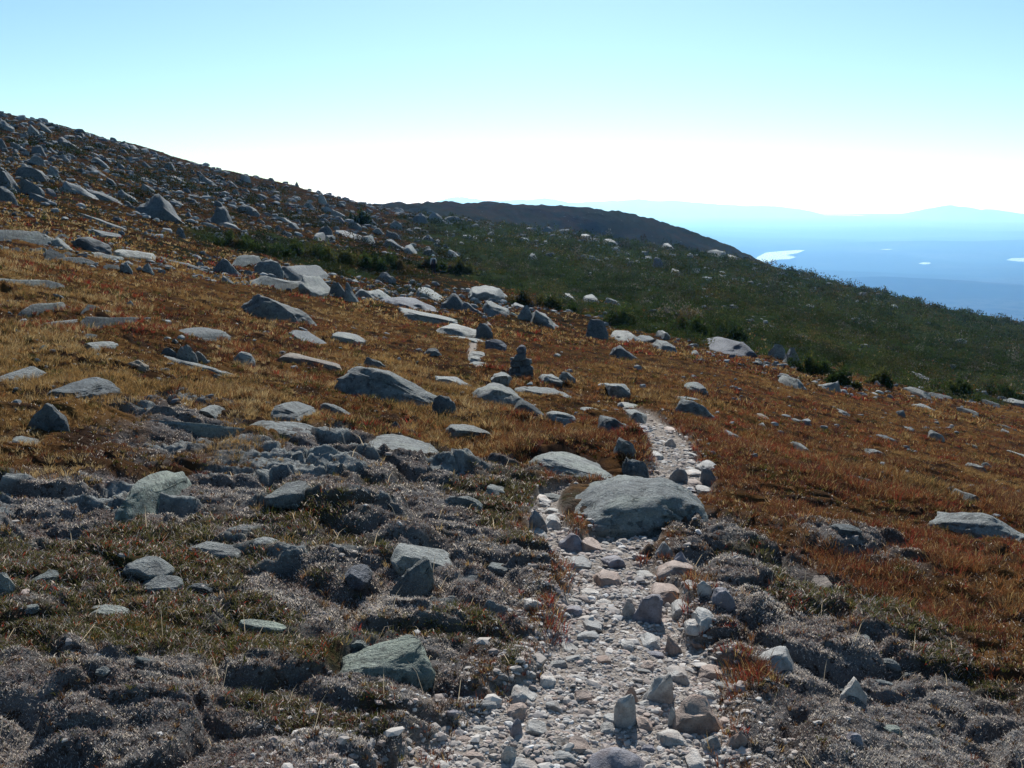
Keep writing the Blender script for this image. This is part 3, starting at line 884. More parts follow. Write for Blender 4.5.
 ((911,403,938,414),'dome','m','boulder',''),
 ((983,399,998,408),'dome','d','boulder',''),
 ((1004,402,1032,412),'dome','p','boulder','pale rock cut by the right edge just below the shrubs'),
 ((724,427,748,440),'slabL','p','boulder','small pale tilted slab in grass right of the trail'),
 ((788,419,812,428),'slab','m','rock_slab',''),
 ((790,442,810,455),'slabL','p','rock_slab',''),
 ((846,469,884,482),'slabL','d','boulder','low dark stone alone in the orange grass'),
 ((865,449,886,456),'slab','p','rock_slab',''),
 ((876,434,898,442),'slab','d','boulder',''),
 ((928,430,945,440),'boulder','w','boulder','whitish squared stone in the orange grass on the right'),
 ((964,464,987,474),'slab','p','rock_slab',''),
 ((980,460,992,468),'boulder','w','boulder',''),
 ((952,488,985,504),'slabL','p','boulder','pale stone just above the long pale boulder'),
 ((928,511,1034,544),'dome','p','boulder','long pale boulder running off the right edge'),
 ((1008,450,1030,459),'slab','w','rock_slab',''),
 ((829,532,862,542),'slab','d','boulder','low dark stone in grass below and left of the low dark solitary stone'),
 ((803,575,836,595),'slabR','b','boulder','pinkish pale rock at the edge of grass and grey heath'),
 ((838,384,852,392),'slab','m','boulder',''),
 ((960,408,975,416),'slab','p','boulder',''),
 ((1000,424,1014,431),'slab','p','boulder',''),
 ((902,424,915,431),'slab','m','boulder',''),
 ((836,408,850,415),'slab','m','boulder',''),
 ((756,412,770,420),'slab','b','boulder',''),
 # foreground, left
 ((118,464,188,512),'slab','g','boulder','large squared pale boulder with a greenish flat top in the left foreground'),
 ((342,642,437,693),'slabR','g','boulder','large flat topped pale green boulder in the lower middle'),
 ((239,621,290,633),'slab','g','rock_slab','pale greenish flat stone in dark heath left of the flat topped green boulder'),
 ((88,605,130,622),'slab','p','boulder','pale rounded stone sunk in dark heath at the lower left'),
 ((392,531,454,557),'slabL','p','boulder','pale smooth slab in grey heath left of the trail'),
 ((390,556,434,594),'wedgeR','m','boulder','tilted wedge stone with a dark right side below the pale smooth slab'),
 ((343,564,372,581),'dome','v','boulder','small bluish stone left of the tilted wedge stone'),
 ((188,541,242,556),'slabL','p','rock_slab','pale flat slab in heath right of the squared pale boulder'),
 ((140,575,184,593),'dome','m','boulder','low rounded pale stone in heath below the squared pale boulder'),
 ((124,556,170,576),'dome','m','boulder','low grey stone in heath just under the squared pale boulder'),
 ((536,493,572,503),'slab','p','rock_slab',''),
 ((-6,572,14,590),'boulder','p','boulder','pale stone cut by the left edge in the dark heath'),
]
STONES = [
 ((671,694,724,735),'block','b','trail_stone','biggest brown block on the trail with a flat shaded face'),
 ((632,594,663,620),'stand','v','trail_stone','dark upright stone standing in the middle of the trail'),
 ((651,582,685,600),'slab','b','trail_stone','brown stone with a bright white top just above the dark upright stone'),
 ((584,747,652,790),'dome','v','trail_stone','pitted bluish boulder at the bottom edge of the trail'),
 ((642,672,674,704),'wedgeR','p','trail_stone','large pale slab stone left above the biggest brown block'),
 ((614,694,636,719),'stand','p','trail_stone','upright pale cube of stone left of the biggest brown block'),
 ((656,729,688,747),'slab','w','trail_stone','whitish stone in front of the biggest brown block'),
 ((558,531,586,549),'round','v','trail_stone','round bluish stone at the left tip of the huge domed boulder'),
 ((581,537,602,552),'slabL','b','trail_stone','pinkish pointed stone beside the round bluish stone'),
 ((655,543,673,557),'round','m','trail_stone','round grey stone in front of the huge domed boulder'),
 ((672,551,690,566),'round','v','trail_stone','round bluish stone on the right side of the trail below the domed boulder'),
 ((594,569,621,584),'slabL','b','trail_stone',''),
 ((661,565,697,581),'slab','b','trail_stone','broad brownish stone below the round stones in front of the domed boulder'),
 ((672,596,698,611),'slab','p','trail_stone',''),
 ((622,601,637,617),'boulder','m','trail_stone',''),
 ((664,635,683,655),'wedgeL','b','trail_stone','pinkish wedge stone on the right side of the trail'),
 ((666,664,688,679),'slab','p','trail_stone',''),
 ((624,686,638,700),'round','b','trail_stone',''),
 ((525,719,548,735),'slab','p','trail_stone',''),
 ((506,702,528,717),'slab','b','trail_stone',''),
 ((501,746,517,759),'boulder','w','trail_stone',''),
 ((511,682,538,704),'slabL','p','trail_stone','pale tilted stone at the left edge of the trail'),
 ((510,757,541,774),'slab','p','trail_stone',''),
 ((684,747,707,772),'slab','w','trail_stone','whitish stone at the bottom edge right of the pitted bluish boulder'),
 ((553,750,576,762),'slab','m','trail_stone',''),
 ((510,718,523,736),'boulder','v','trail_stone',''),
 ((522,526,546,536),'slab','p','trail_stone',''),
 ((529,510,547,530),'boulder','d','trail_stone',''),
 ((545,514,561,527),'slab','p','trail_stone',''),
 ((535,494,551,506),'slab','w','trail_stone',''),
 ((524,598,542,605),'slab','w','trail_stone','flat white chip at the left edge of the trail'),
 ((596,598,613,606),'slab','w','trail_stone',''),
 ((760,647,792,668),'slabR','m','trail_stone','grey block sunk in heath right of the trail'),
 ((843,683,867,703),'pyr','w','trail_stone','white triangular stone alone in grey heath on the right'),
 ((844,731,862,745),'boulder','v','trail_stone','small dark stone in heath near the bottom right'),
 ((699,664,731,678),'slab','b','trail_stone',''),
 ((711,590,735,607),'boulder','v','trail_stone','dark stone at the right border of the trail'),
 ((728,732,748,746),'round','b','trail_stone',''),
 ((701,735,723,749),'round','m','trail_stone',''),
 ((693,612,714,627),'slab','p','trail_stone',''),
 ((696,459,725,472),'dome','m','trail_stone','broad flat stone on top of the stones behind the domed boulder'),
 ((669,468,688,480),'boulder','d','trail_stone','dark stone directly behind the top of the domed boulder'),
 ((685,469,704,478),'slab','w','trail_stone',''),
 ((700,470,720,487),'boulder','d','trail_stone','dark block at the right of the stones behind the domed boulder'),
 ((680,477,704,487),'slab','b','trail_stone',''),
 ((695,484,722,494),'slab','p','trail_stone',''),
 ((612,401,646,412),'plate','w','trail_stone','upper pale paving slab where the trail bends'),
 ((622,409,647,421),'plate','p','trail_stone','lower pale paving slab where the trail bends'),
 ((602,391,631,402),'plate','p','trail_stone',''),
 ((469,351,485,357),'plate','w','trail_stone','farthest of the pale stepping stones left of the cairn'),
 ((468,356,482,361),'plate','w','trail_stone','second farthest of the pale stepping stones left of the cairn'),
 ((469,360,489,366),'plate','p','trail_stone','third of the pale stepping stones left of the cairn'),
 ((473,365,493,372),'plate','w','trail_stone','nearest of the pale stepping stones left of the cairn'),
 ((569,735,590,750),'slab','b','trail_stone',''),
 ((596,655,612,664),'slab','b','trail_stone',''),
 ((560,641,580,653),'slab','p','trail_stone',''),
 ((583,619,602,630),'slabL','m','trail_stone',''),
 ((640,632,660,646),'slab','p','trail_stone',''),
 ((697,583,712,595),'round','p','trail_stone',''),
 ((684,580,700,590),'slab','m','trail_stone',''),
 ((620,640,634,648),'slab','p','trail_stone',''),
 ((580,588,600,597),'slab','w','trail_stone',''),
 ((636,570,660,579),'slab','p','trail_stone',''),
 ((600,555,626,566),'slab','v','trail_stone',''),
 ((568,556,592,568),'slabL','m','trail_stone',''),
 ((668,706,676,722),'boulder','p','trail_stone',''),
 ((640,660,654,669),'slab','b','trail_stone',''),
 ((545,700,560,709),'slab','m','trail_stone',''),
 ((575,690,592,700),'slab','b','trail_stone',''),
 ((600,722,616,733),'slab','p','trail_stone',''),
 ((636,716,652,728),'slab','b','trail_stone',''),
 ((540,672,556,682),'slab','w','trail_stone',''),
 ((702,690,716,699),'slab','p','trail_stone',''),
 ((664,440,676,447),'boulder','p','trail_stone',''),
 ((650,452,664,459),'slab','p','trail_stone',''),
 ((684,450,700,458),'slab','m','trail_stone',''),
 ((664,424,678,431),'slab','b','trail_stone',''),
]

SPECIAL = {(145,424,258,438): dict(tilt=.12), (246,416,319,437): dict(tilt=.08), (342,642,437,693): dict(tilt=.12), (118,464,188,512): dict(tilt=-.02)}
LANDMARKS = [("the cairn", 521, 367), ("the huge domed boulder", 637, 508), ("the pyramid boulder", 160, 211), ("the hiker", 433, 265), ("the large cracked boulder", 394, 390),
 ("the biggest brown block", 697, 714), ("the long pale boulder", 978, 527), ("the steep peaked boulder", 277, 313), ("the big dark domed boulder", 731, 349), ("the squared pale boulder", 153, 488),
 ("the flat topped green boulder", 390, 667), ("the thin pale ledge", 202, 431), ("the long dark humped boulder", 84, 392), ("the dark upright stone", 647, 607), ("the pale topped slab", 200, 367),
 ("the very pale trail slab", 459, 330), ("the broad dark faced dome", 406, 304), ("the dark peaked boulder", 221, 216), ("the pale leaning slab", 80, 190), ("the long dark block", 33, 173), ("the low dark solitary stone", 865, 475),
 ("the dark round bush", 845, 374), ("the whitish oval slab", 627, 337), ("the pale oval slab", 136, 257), ("the dark crest slab", 69, 142), ("the small crest spike", 297, 186), ("the pale triangular slab", 315, 287),
 ("the dark blue rock", 659, 265), ("the pitted bluish boulder", 618, 765), ("the wedge boulder by the trail", 695, 411), ("the whitish crest block", 246, 180), ("the whitish squared stone", 936, 435), ("the straight edged slab", 340, 213)]
USED = set()
TONE_WORD = {'p': 'pale grey', 'm': 'grey', 'd': 'dark grey', 'b': 'brownish', 'g': 'greenish grey', 'v': 'bluish grey', 'w': 'whitish'}
SHAPE_WORD = {'dome': 'domed', 'round': 'rounded', 'block': 'blocky', 'slab': 'flat', 'slabL': 'sloping', 'slabR': 'sloping', 'wedgeL': 'wedge shaped', 'wedgeR': 'wedge shaped', 'back':   ([(-1, .04), (-.7, .30), (-.35, .62), (0, .86), (.35, 1), (.65, .98), (.88, .80), (1, .45)], .82, 5, .7),
    'peak':   ([(-1, .25), (-.7, .6), (-.3, .95), (-.05, 1), (.3, .85), (.7, .5), (1, .1)], .72, 8, .8),
    'pyr': 'peaked', 'peak': 'peaked', 'boulder': 'angular', 'stand': 'upright', 'plate': 'flat'}
def where(x, y, k):
    ds = sorted(((x - a) ** 2 + (1.6 * (y - b)) ** 2, n, a, b) for n, a, b in LANDMARKS)
    d, n, a, b = ds[k]
    dx, dy = x - a, (y - b) * 1.6
    d = math.sqrt(d)
    near = "just " if d < 38 else "well " if d > 105 else ""
    if abs(dx) > 2.2 * abs(dy): w = "left of " if dx < 0 else "right of "
    elif abs(dy) > 2.2 * abs(dx): w = "beyond " if dy < 0 else "in front of "
    else: w = ("beyond and " if dy < 0 else "in front and ") + ("left of " if dx < 0 else "right of ")
    return near + w + n
def auto_label(noun, shape, tone, x, y, wpx):
    size = "tiny " if wpx < 9 else "small " if wpx < 18 else ""
    head = size + TONE_WORD[tone] + " " + SHAPE_WORD[shape] + " " + noun
    tries = [head + " " + where(x, y, 0)]
    w1, w2 = where(x, y, 0), where(x, y, 1)
    tries.append(head + " " + w2)
    tries.append(head + " " + w1 + ", " + w2)
    tries.append(size + TONE_WORD[tone] + " " + noun + " " + w1 + ", " + where(x, y, 2))
    tries.append(SHAPE_WORD[shape] + " " + TONE_WORD[tone] + " " + noun + " " + w2 + ", " + where(x, y, 2))
    for s in tries:
        if s not in USED and len(s.split()) <= 16:
            USED.add(s); return s
    return None

def build_rocks():
    rm, sm = rock_material(), stone_material()
    allr = [(r, 0) for r in BOULDERS] + [(r, 1) for r in STONES]
    for r, _ in allr:
        if r[4]: USED.add(r[4])
    k = 100
    for (box, shape, tone, name, label), st in allr:
        k += 1
        ob = fit_rock(name, box, shape, tone, k, sm if st and shape != 'plate' else rm, bury=.3 if st else .22, **SPECIAL.get(box, {}))
        noun = {'trail_stone': 'trail stone', 'boulder': 'boulder', 'rock_slab': 'rock slab'}[name]
        ob["label"] = label or auto_label(noun, shape, tone, (box[0] + box[2]) / 2, (box[1] + box[3]) / 2, box[2] - box[0]) or "grey stone"
        ob["category"] = "stone" if st else "boulder"
        ob["group"] = "loose stones lying on the trail" if st else "boulders strewn over the mountainside"
    # smaller boulders between them: hillside, stone belt, shrub slope
    placed = [((b[0][0] + b[0][2]) / 2, (b[0][1] + b[0][3]) / 2, (b[0][2] - b[0][0]) / 2) for b in BOULDERS]
    r = np.random.default_rng(77)
    n = 0
    regions = [([(-10, 228), (60, 232), (150, 258), (150, 272), (-10, 250)], 16, 6, 20), ([(-10, 122), (130, 152), (260, 186), (380, 214), (420, 238), (300, 232), (120, 205), (-10, 190)], 66, 7, 26), ([(140, 205), (420, 225), (470, 262), (400, 250), (240, 228)], 22, 6, 16),
               ([(150, 262), (260, 272), (380, 292), (500, 298), (570, 315), (480, 315), (300, 292), (160, 274)], 62, 6, 20), ([(440, 226), (600, 244), (760, 268), (760, 280), (560, 262), (440, 240)], 18, 4, 10),
               ([(600, 318), (720, 350), (860, 385), (1020, 398), (1020, 408), (860, 396), (700, 362), (600, 330)], 18, 6, 16), ([(0, 290), (160, 300), (330, 345), (300, 400), (0, 360)], 10, 6, 14),
               ([(720, 410), (1020, 420), (1020, 500), (800, 500)], 9, 6, 13), ([(0, 480), (520, 470), (520, 560), (420, 640), (300, 690), (0, 700)], 16, 14, 44), ([(740, 560), (1000, 700), (1000, 760), (760, 700)], 9, 12, 34)]
    for poly, cnt, wlo, whi in regions:
        pp = np.array(poly, float); got = tries = 0
        while got < cnt and tries < 4000:
            tries += 1
            x, y = r.uniform(pp[:, 0].min(), pp[:, 0].max()), r.uniform(pp[:, 1].min(), pp[:, 1].max())
            if sdist(np.array([x]), np.array([y]), pp)[0] < 0: continue
            w = wlo + (whi - wlo) * r.random() ** 2.2; h = w * r.uniform(.42, .75)
            if any(abs(x - a) < (w / 2 + c) * .9 and abs(y - b) < (h + c * .5) * .6 for a, b, c in placed): continue
            near = y > 470
            if near: h *= .68
            shape = r.choice(['slabL', 'slab', 'dome', 'slabR', 'slab', 'boulder'] if near else ['slabL', 'wedgeL', 'boulder', 'slab', 'pyr', 'block', 'dome', 'slabL']); tone = r.choice(list('ppmmmdmg' if y > 300 else 'pmmmddmv'))
            lab = auto_label('boulder', shape, tone, x, y, w)
            if lab is None: continue
            k += 1; got += 1
            ob = fit_rock('boulder', (x - w / 2, y - h / 2, x + w / 2, y + h / 2), str(shape), str(tone), k, rm, bury=.5 if near else .25)
            ob["label"] = lab; ob["category"] = "boulder"; ob["group"] = "boulders strewn over the mountainside"
            placed.append((x, y, w / 2))
    # loose stones of the trail
    placed = [((b[0][0] + b[0][2]) / 2, (b[0][1] + b[0][3]) / 2, (b[0][2] - b[0][0]) / 2) for b in STONES]
    got = tries = 0
    while got < 95 and tries < 9000:
        tries += 1
        y = r.uniform(425, 766); x = r.uniform(430, 760)
        p = at(x, y)
        if min(trail_d(np.array([p[0]]), np.array([p[1]]), TRAIL)[0], trail_d(np.array([p[0]]), np.array([p[1]]), BRANCH)[0]) > 1.02: continue
        s = .35 + .65 * (y - 420) / 340
        w = (7 + 19 * r.random() ** 2.4) * s + 3; h = w * r.uniform(.24, .46)
        if any(abs(x - a) < (w / 2 + c) * .9 and abs(y - b) < (h + c) * .5 for a, b, c in placed): continue
        shape = r.choice(['slab', 'slabL', 'plate', 'dome', 'slabR', 'slab']); tone = r.choice(list('ppmbbwvm'))
        lab = auto_label('trail stone', shape, tone, x, y, w)
        if lab is None: continue
        k += 1; got += 1
        ob = fit_rock('trail_stone', (x - w / 2, y - h / 2, x + w / 2, y + h / 2), str(shape), str(tone), k, sm, bury=.5)
        ob["label"] = lab; ob["category"] = "stone"; ob["group"] = "loose stones lying on the trail"
        placed.append((x, y, w / 2))
    print("rocks", k)

def build_cairn():
    base = at(521, 383)
    sc = base[1] / FP
    root = bpy.data.objects.new("cairn", None); COL.objects.link(root)
    root["label"] = "small cairn of dark stacked stones beside the trail in the middle of the picture"; root["category"] = "cairn"
    gz = float(z_ground(base[:1], base[1:2])[0])
    root.location = (base[0], base[1] + 13 * sc, gz)
    m = bpy.data.materials["weathered_granite"]
    # centre x, base height, half width, half depth, half height (all in pixels at this distance)
    rows = [(-4.5, 1, 9, 8, 8), (5, 1, 8, 8, 8), (0, -4, 12.5, 9, 6), (-3.5, 11, 7.5, 6.5, 6), (3.5, 10.5, 7.5, 6.5, 6.5), (-.5, 18, 7.5, 6, 5.5), (.8, 25, 6, 5, 6), (8.6, 14.5, 3, 3, 2.6), (10.5, 7, 3, 3, 2.6), (-8.5, 17, 2.8, 3, 2)]
    for i, (x, z, w, d, h) in enumerate(rows):
        p, F, _ = rock_shape('block' if i % 2 else 'boulder', 900 + i, 4)
        a = RNG.uniform(-.15, .15)
        v = p * np.array([w, d, h]) * sc
        v[:, 2] += v[:, 0] * a
        v += np.array([x, RNG.uniform(-1.5, 1.5), (z + h * .55) * .94]) * sc
        o = link("stone", mesh_from("cairn_stone", v, F, True, mat=m), parent=root)
        tn = TONE['p'] if i >= 7 else TONE['d'] if i < 6 else TONE['v']
        o.color = (*tn, 1)
    ROCK_FOOT.append((base[0], base[1] + 13 * sc, 13 * sc, 10 * sc))

# ------------------------------------------------------------------ small cover: grass, heath, gravel, thicket
def cover_material(name, transl=.45, rough=.8, spec=.15):
    m, t = mat(name)
    c = t.attr('col', True)
    d = t.bsdf(c, 1.0, 0.02)
    tr = t.t.nodes.new('ShaderNodeBsdfTranslucent'); t.put(tr.inputs['Color'], t.mix(1.0, c, (1.25, 1.1, .9), 'MULTIPLY'))
    mx = t.t.nodes.new('ShaderNodeMixShader'); mx.inputs[0].default_value = transl
    t.t.links.new(d, mx.inputs[1]); t.t.links.new(tr.outputs[0], mx.inputs[2])
    t.out(mx.outputs[0])
    return m

def off_rocks(X, Y, grow=.85, minsize=0.0):
    ok = np.ones(len(X), bool)
    o = np.argsort(Y); Ys = Y[o]
    for cx, cy, rx, ry in ROCK_FOOT:
        if rx < minsize: continue
        a, b = np.searchsorted(Ys, [cy - ry, cy + ry])
        if b <= a: continue
        idx = o[a:b]
        ok[idx[((X[idx] - cx) / (rx * grow)) ** 2 + ((Y[idx] - cy) / (ry * grow)) ** 2 < 1]] = False
    return ok

def blades(cx, cy, cz, h, w, lean, az, col, r, bend=.5):
    """curved two piece blades: 5 points each"""
    n = len(cx)
    fx, fy = np.cos(az), np.sin(az)                       # lean direction
    wa = r.uniform(0, math.pi, n); wx, wy = np.cos(wa) * w * .5, np.sin(wa) * w * .5
    V = np.empty((n, 5, 3)); 
    m = .55
    V[:, 0] = np.stack([cx - wx, cy - wy, cz - h * .06], 1); V[:, 1] = np.stack([cx + wx, cy + wy, cz - h * .06], 1)
    mx, my, mz = cx + fx * lean * h * m * (1 - bend * .5), cy + fy * lean * h * m * (1 - bend * .5), cz + h * m
    V[:, 2] = np.stack([mx + wx * .8, my + wy * .8, mz], 1); V[:, 3] = np.stack([mx - wx * .8, my - wy * .8, mz], 1)
    V[:, 4] = np.stack([cx + fx * lean * h, cy + fy * lean * h, cz + h * (1 - .25 * lean)], 1)
    b = np.arange(n)[:, None] * 5
    Q = b + np.array([[0, 1, 2, 3]]); T = b + np.array([[3, 2, 4]])
    C = np.repeat(col[:, None, :], 5, 1)
    return V.reshape(-1, 3), Q, T, C.reshape(-1, 3)

PAL = {'gold': (.31, .19, .065), 'straw': (.44, .33, .16), 'orange': (.235, .10, .032), 'rust': (.165, .052, .026), 'red': (.26, .035, .022), 'wine': (.11, .042, .036), 'brown': (.13, .072, .036), 'olive': (.085, .092, .026), 'dark': (.05, .034, .024)}
def grass_colour(X, Y, r):
    n = len(X)
    a = 1.6 * fbm2(X * .30 + 3, Y * .2, 3, 501); b = 1.5 * fbm2(X * 1.1, Y * .8, 3, 507); c = 1.6 * fbm2(X * .5 - 8, Y * .35, 2, 511)
    side = np.clip(X / np.maximum(Y, 1) * 2, -1, 1)
    score = np.stack([.44 + .9 * a - .45 * side, .26 + .7 * b - .6 * side, .62 - .2 * a + .3 * b + .2 * side, .42 - .8 * a + .3 * c + .3 * side, -.02 - .5 * c - .5 * a, .10 + .6 * c - .5 * a + .25 * side, .40 + .3 * b, .14 - .4 * b - .2 * side, .05 - .5 * b], 1)
    score = np.clip(score, .02, None) ** 1.7
    cum = np.cumsum(score / score.sum(1, keepdims=True), 1)
    k = (r.random(n)[:, None] > cum).sum(1).clip(0, 8)
    P = np.array([PAL[q] for q in ('gold', 'straw', 'orange', 'rust', 'red', 'wine', 'brown', 'olive', 'dark')])
    return P[k] * r.uniform(.75, 1.25, n)[:, None]

def build_grass():
    r = np.random.default_rng(5)
    parts = []
    # tufts: (count, Y from, to, blades per tuft, height, blade width)
    for cnt, ya, yb, nb, hh, ww in ((46000, 2.1, 9, 14, .058, .0026), (40000, 7.5, 16, 15, .074, .0042), (35000, 15, 36, 10, .095, .0095), (76000, 32, 230, 6, .15, .042)):
        Y = np.exp(r.uniform(math.log(ya), math.log(yb), cnt)); X = r.uniform(-.82, .82, cnt) * Y
        path, moss, olive, shrub, grass = zones(X, Y)
        d1, d2, rid = cells2(X * 2.6 + .2 * fbm2(X, Y, 1, 3), Y * 2.6, 521)
        clump = np.clip(1.35 - 1.4 * d1, .3, 1)
        pr = np.clip(1.7 * grass + .06 * moss + .35 * olive + .25 * shrub, 0, 1) * clump
        patch = fbm2(X * .5, Y * .5, 3, 531)
        pr *= np.where(Y > 30, .85, 1)
        keep = (r.random(cnt) < pr) & off_rocks(X, Y, .92)
        X, Y, clump, moss_, patch, ol = X[keep], Y[keep], clump[keep], moss[keep], patch[keep], olive[keep]
        Z = z_ground(X, Y)
        n = len(X)
        tc = grass_colour(X, Y, r) * .97
        tc = tc * .86 + .14 * tc.mean(1, keepdims=True)
        low = smooth(.02, .30, fbm2(X * .7 + 5, Y * .5, 3, 591))            # low dark heath patches in the grass
        tc = np.where((r.random(n) < low * .8)[:, None], np.array([PAL['wine'], PAL['rust'], PAL['brown'], PAL['dark'], PAL['olive']])[r.integers(0, 5, n)] * .85, tc)
        th = hh * .84 * (.5 + .75 * clump) * r.uniform(.7, 1.25, n) * (1 + .35 * patch)
        th = np.where(moss_ > .5, th * .55, th) * (1 - .45 * low)
        tc = np.where((ol > .4)[:, None] & (r.random(n) < .8)[:, None], np.array([PAL['olive']]) * r.uniform(.5, 1.3, n)[:, None], tc)
        tc = np.where(((moss_ > .5) & (ol <= .4))[:, None] & (r.random(n) < .6)[:, None], np.array([PAL['brown']]) * r.uniform(.5, 1.2, n)[:, None], tc)
        i = np.repeat(np.arange(n), nb); N = len(i)
        spread = th[i] * .42
        az = r.uniform(0, 2 * math.pi, N); rad = np.sqrt(r.random(N)) * spread
        x, y = X[i] + np.cos(az) * rad, Y[i] + np.sin(az) * rad
        h = th[i] * r.uniform(.5, 1.2, N)
        lean = r.uniform(.2, 1.25, N)
        col = tc[i] * r.uniform(.65, 1.3, N)[:, None]
        col = np.where((r.random(N) < .12)[:, None], np.array([PAL['straw']]) * r.uniform(.6, 1.1, N)[:, None], col)
        parts.append(blades(x, y, Z[i], h, ww * r.uniform(.6, 1.4, N), lean, az + r.normal(0, .5, N), col, r))
    V, Q, T, C, o = [], [], [], [], 0
    for v, q, t_, c in parts:
        V.append(v); Q.append(q + o); T.append(t_ + o); C.append(c); o += len(v)
    me = mesh_from("grass", np.concatenate(V), [np.concatenate(Q), np.concatenate(T)], False, dict(col=np.concatenate(C)), cover_material("dry_grass", .33))
    ob = link("grass", me, kind="stuff"); ob["label"] = "dry golden orange and rust red mountain grass growing in low tufts"; ob["category"] = "grass"
    print("grass points", o)

def build_heath():
    r = np.random.default_rng(6)
    parts = []
    for cnt, ya, yb, hh, ww in ((240000, 2.2, 4.6, .010, .0022), (250000, 3.6, 9.5, .013, .0036), (40000, 9, 20, .022, .008)):
        Y = np.exp(r.uniform(math.log(ya), math.log(yb), cnt)); X = r.uniform(-.72, .78, cnt) * Y
        path, moss, olive, shrub, grass = zones(X, Y)
        bald = smooth(.0, .4, fbm2(X * 2.1, Y * 2.1, 3, 541))
        keep = (r.random(cnt) < (moss * (.95 - .4 * bald) + .35 * olive) * (1 - .9 * ZB['bed']) + .12 * grass) & off_rocks(X, Y, .93)
        X, Y, olive = X[keep], Y[keep], olive[keep]
        n = len(X); Z = z_ground(X, Y)
        a = 1.7 * fbm2(X * 3.0, Y * 3.0, 3, 547) + .8 * fbm2(X * 11, Y * 11, 2, 551)
        P = np.array([(.44, .415, .40), (.33, .295, .295), (.56, .545, .525), (.11, .085, .075), (.15, .095, .085), (.10, .105, .045), (.52, .50, .47)])
        sc = np.stack([.5 + .3 * a, .4 - .2 * a, .22 + .5 * a, .3 - .4 * a, .16 - .3 * a, np.full(n, .08), np.full(n, .09)], 1).clip(.02)
        scO = np.stack([np.full(n, .12), np.full(n, .12), np.full(n, .08), np.full(n, .3), .12 + .3 * a, np.full(n, .75), np.full(n, .04)], 1).clip(.02)
        sc = np.where((olive > .45)[:, None], scO, sc)
        cum = np.cumsum(sc / sc.sum(1, keepdims=True), 1)
        k = (r.random(n)[:, None] > cum).sum(1).clip(0, 6)
        col = P[k] * r.uniform(.7, 1.3, n)[:, None]
        red = (olive > .45) & (r.random(n) < .04 + .10 * (fbm2(X * 2.5, Y * 2.5, 2, 557) > .45))
        col = np.where(red[:, None], np.array([(.28, .045, .025)]), col)
        h = hh * r.uniform(.5, 1.4, n) * np.where(olive > .45, 2.0, 1)
        parts.append(blades(X, Y, Z, h, ww * r.uniform(.6, 1.5, n), r.uniform(.5, 1.5, n), r.uniform(0, 6.28, n), col, r))
    # long bleached stalks here and there
    cnt = 260
    Y = np.exp(r.uniform(math.log(2.6), math.log(7), cnt)); X = r.uniform(-.6, .6, cnt) * Y
    zz = zones(X, Y); keep = (zz[1] > .5); X, Y = X[keep], Y[keep]; n = len(X)
    parts.append(blades(X, Y, z_ground(X, Y), r.uniform(.05, .13, n), np.full(n, .0022) * Y / 3, r.uniform(.4, 1.3, n), r.uniform(0, 6.28, n), np.repeat(np.array([(.5, .44, .34)]), n, 0), r))
    V, Q, T, C, o = [], [], [], [], 0
    for v, q, t_, c in parts:
        V.append(v); Q.append(q + o); T.append(t_ + o); C.append(c); o += len(v)
    me = mesh_from("heath", np.concatenate(V), [np.concatenate(Q), np.concatenate(T)], False, dict(col=np.concatenate(C)), cover_material("heath_twigs", .42))
    ob = link("heath", me, kind="stuff"); ob["label"] = "grey and brown cushion heath of tiny twigs covering the near ground"; ob["category"] = "heath"
    print("heath points", o)

def pebbles(X, Y, Z, S, r, colour, name, material, sub=1, flat=(.35, .8)):
    n = len(X)
    D, F = ico(sub)
    nv = len(D)
    tm = []
    for k in range(14):
        p, _, _ = rock_shape(['boulder', 'slab', 'block', 'slabL', 'plate'][k % 5], 3000 + k, sub); tm.append(p)
    tm = np.array(tm)
    which = r.integers(0, 14, n)
    P = tm[which]
    sc = np.stack([S * r.uniform(.7, 1.4, n), S * r.uniform(.7, 1.2, n), S * r.uniform(flat[0], flat[1], n)], 1)
    P = P * sc[:, None, :]
    a = r.uniform(0, 6.28, n); ca, sa = np.cos(a)[:, None], np.sin(a)[:, None]
    tl = r.normal(0, .25, n)[:, None]
    x, y, z = P[..., 0], P[..., 1], P[..., 2]
    x, z = x * np.cos(tl) - z * np.sin(tl), x * np.sin(tl) + z * np.cos(tl)
    P = np.stack([x * ca - y * sa + X[:, None], x * sa + y * ca + Y[:, None], z + Z[:, None] + S[:, None] * .12], -1)
    FF = (np.arange(n)[:, None, None] * nv + F[None]).reshape(-1, 3)
    C = np.repeat(colour[:, None, :], nv, 1).reshape(-1, 3)
    return mesh_from(name, P.reshape(-1, 3), FF, False, dict(col=C), material)

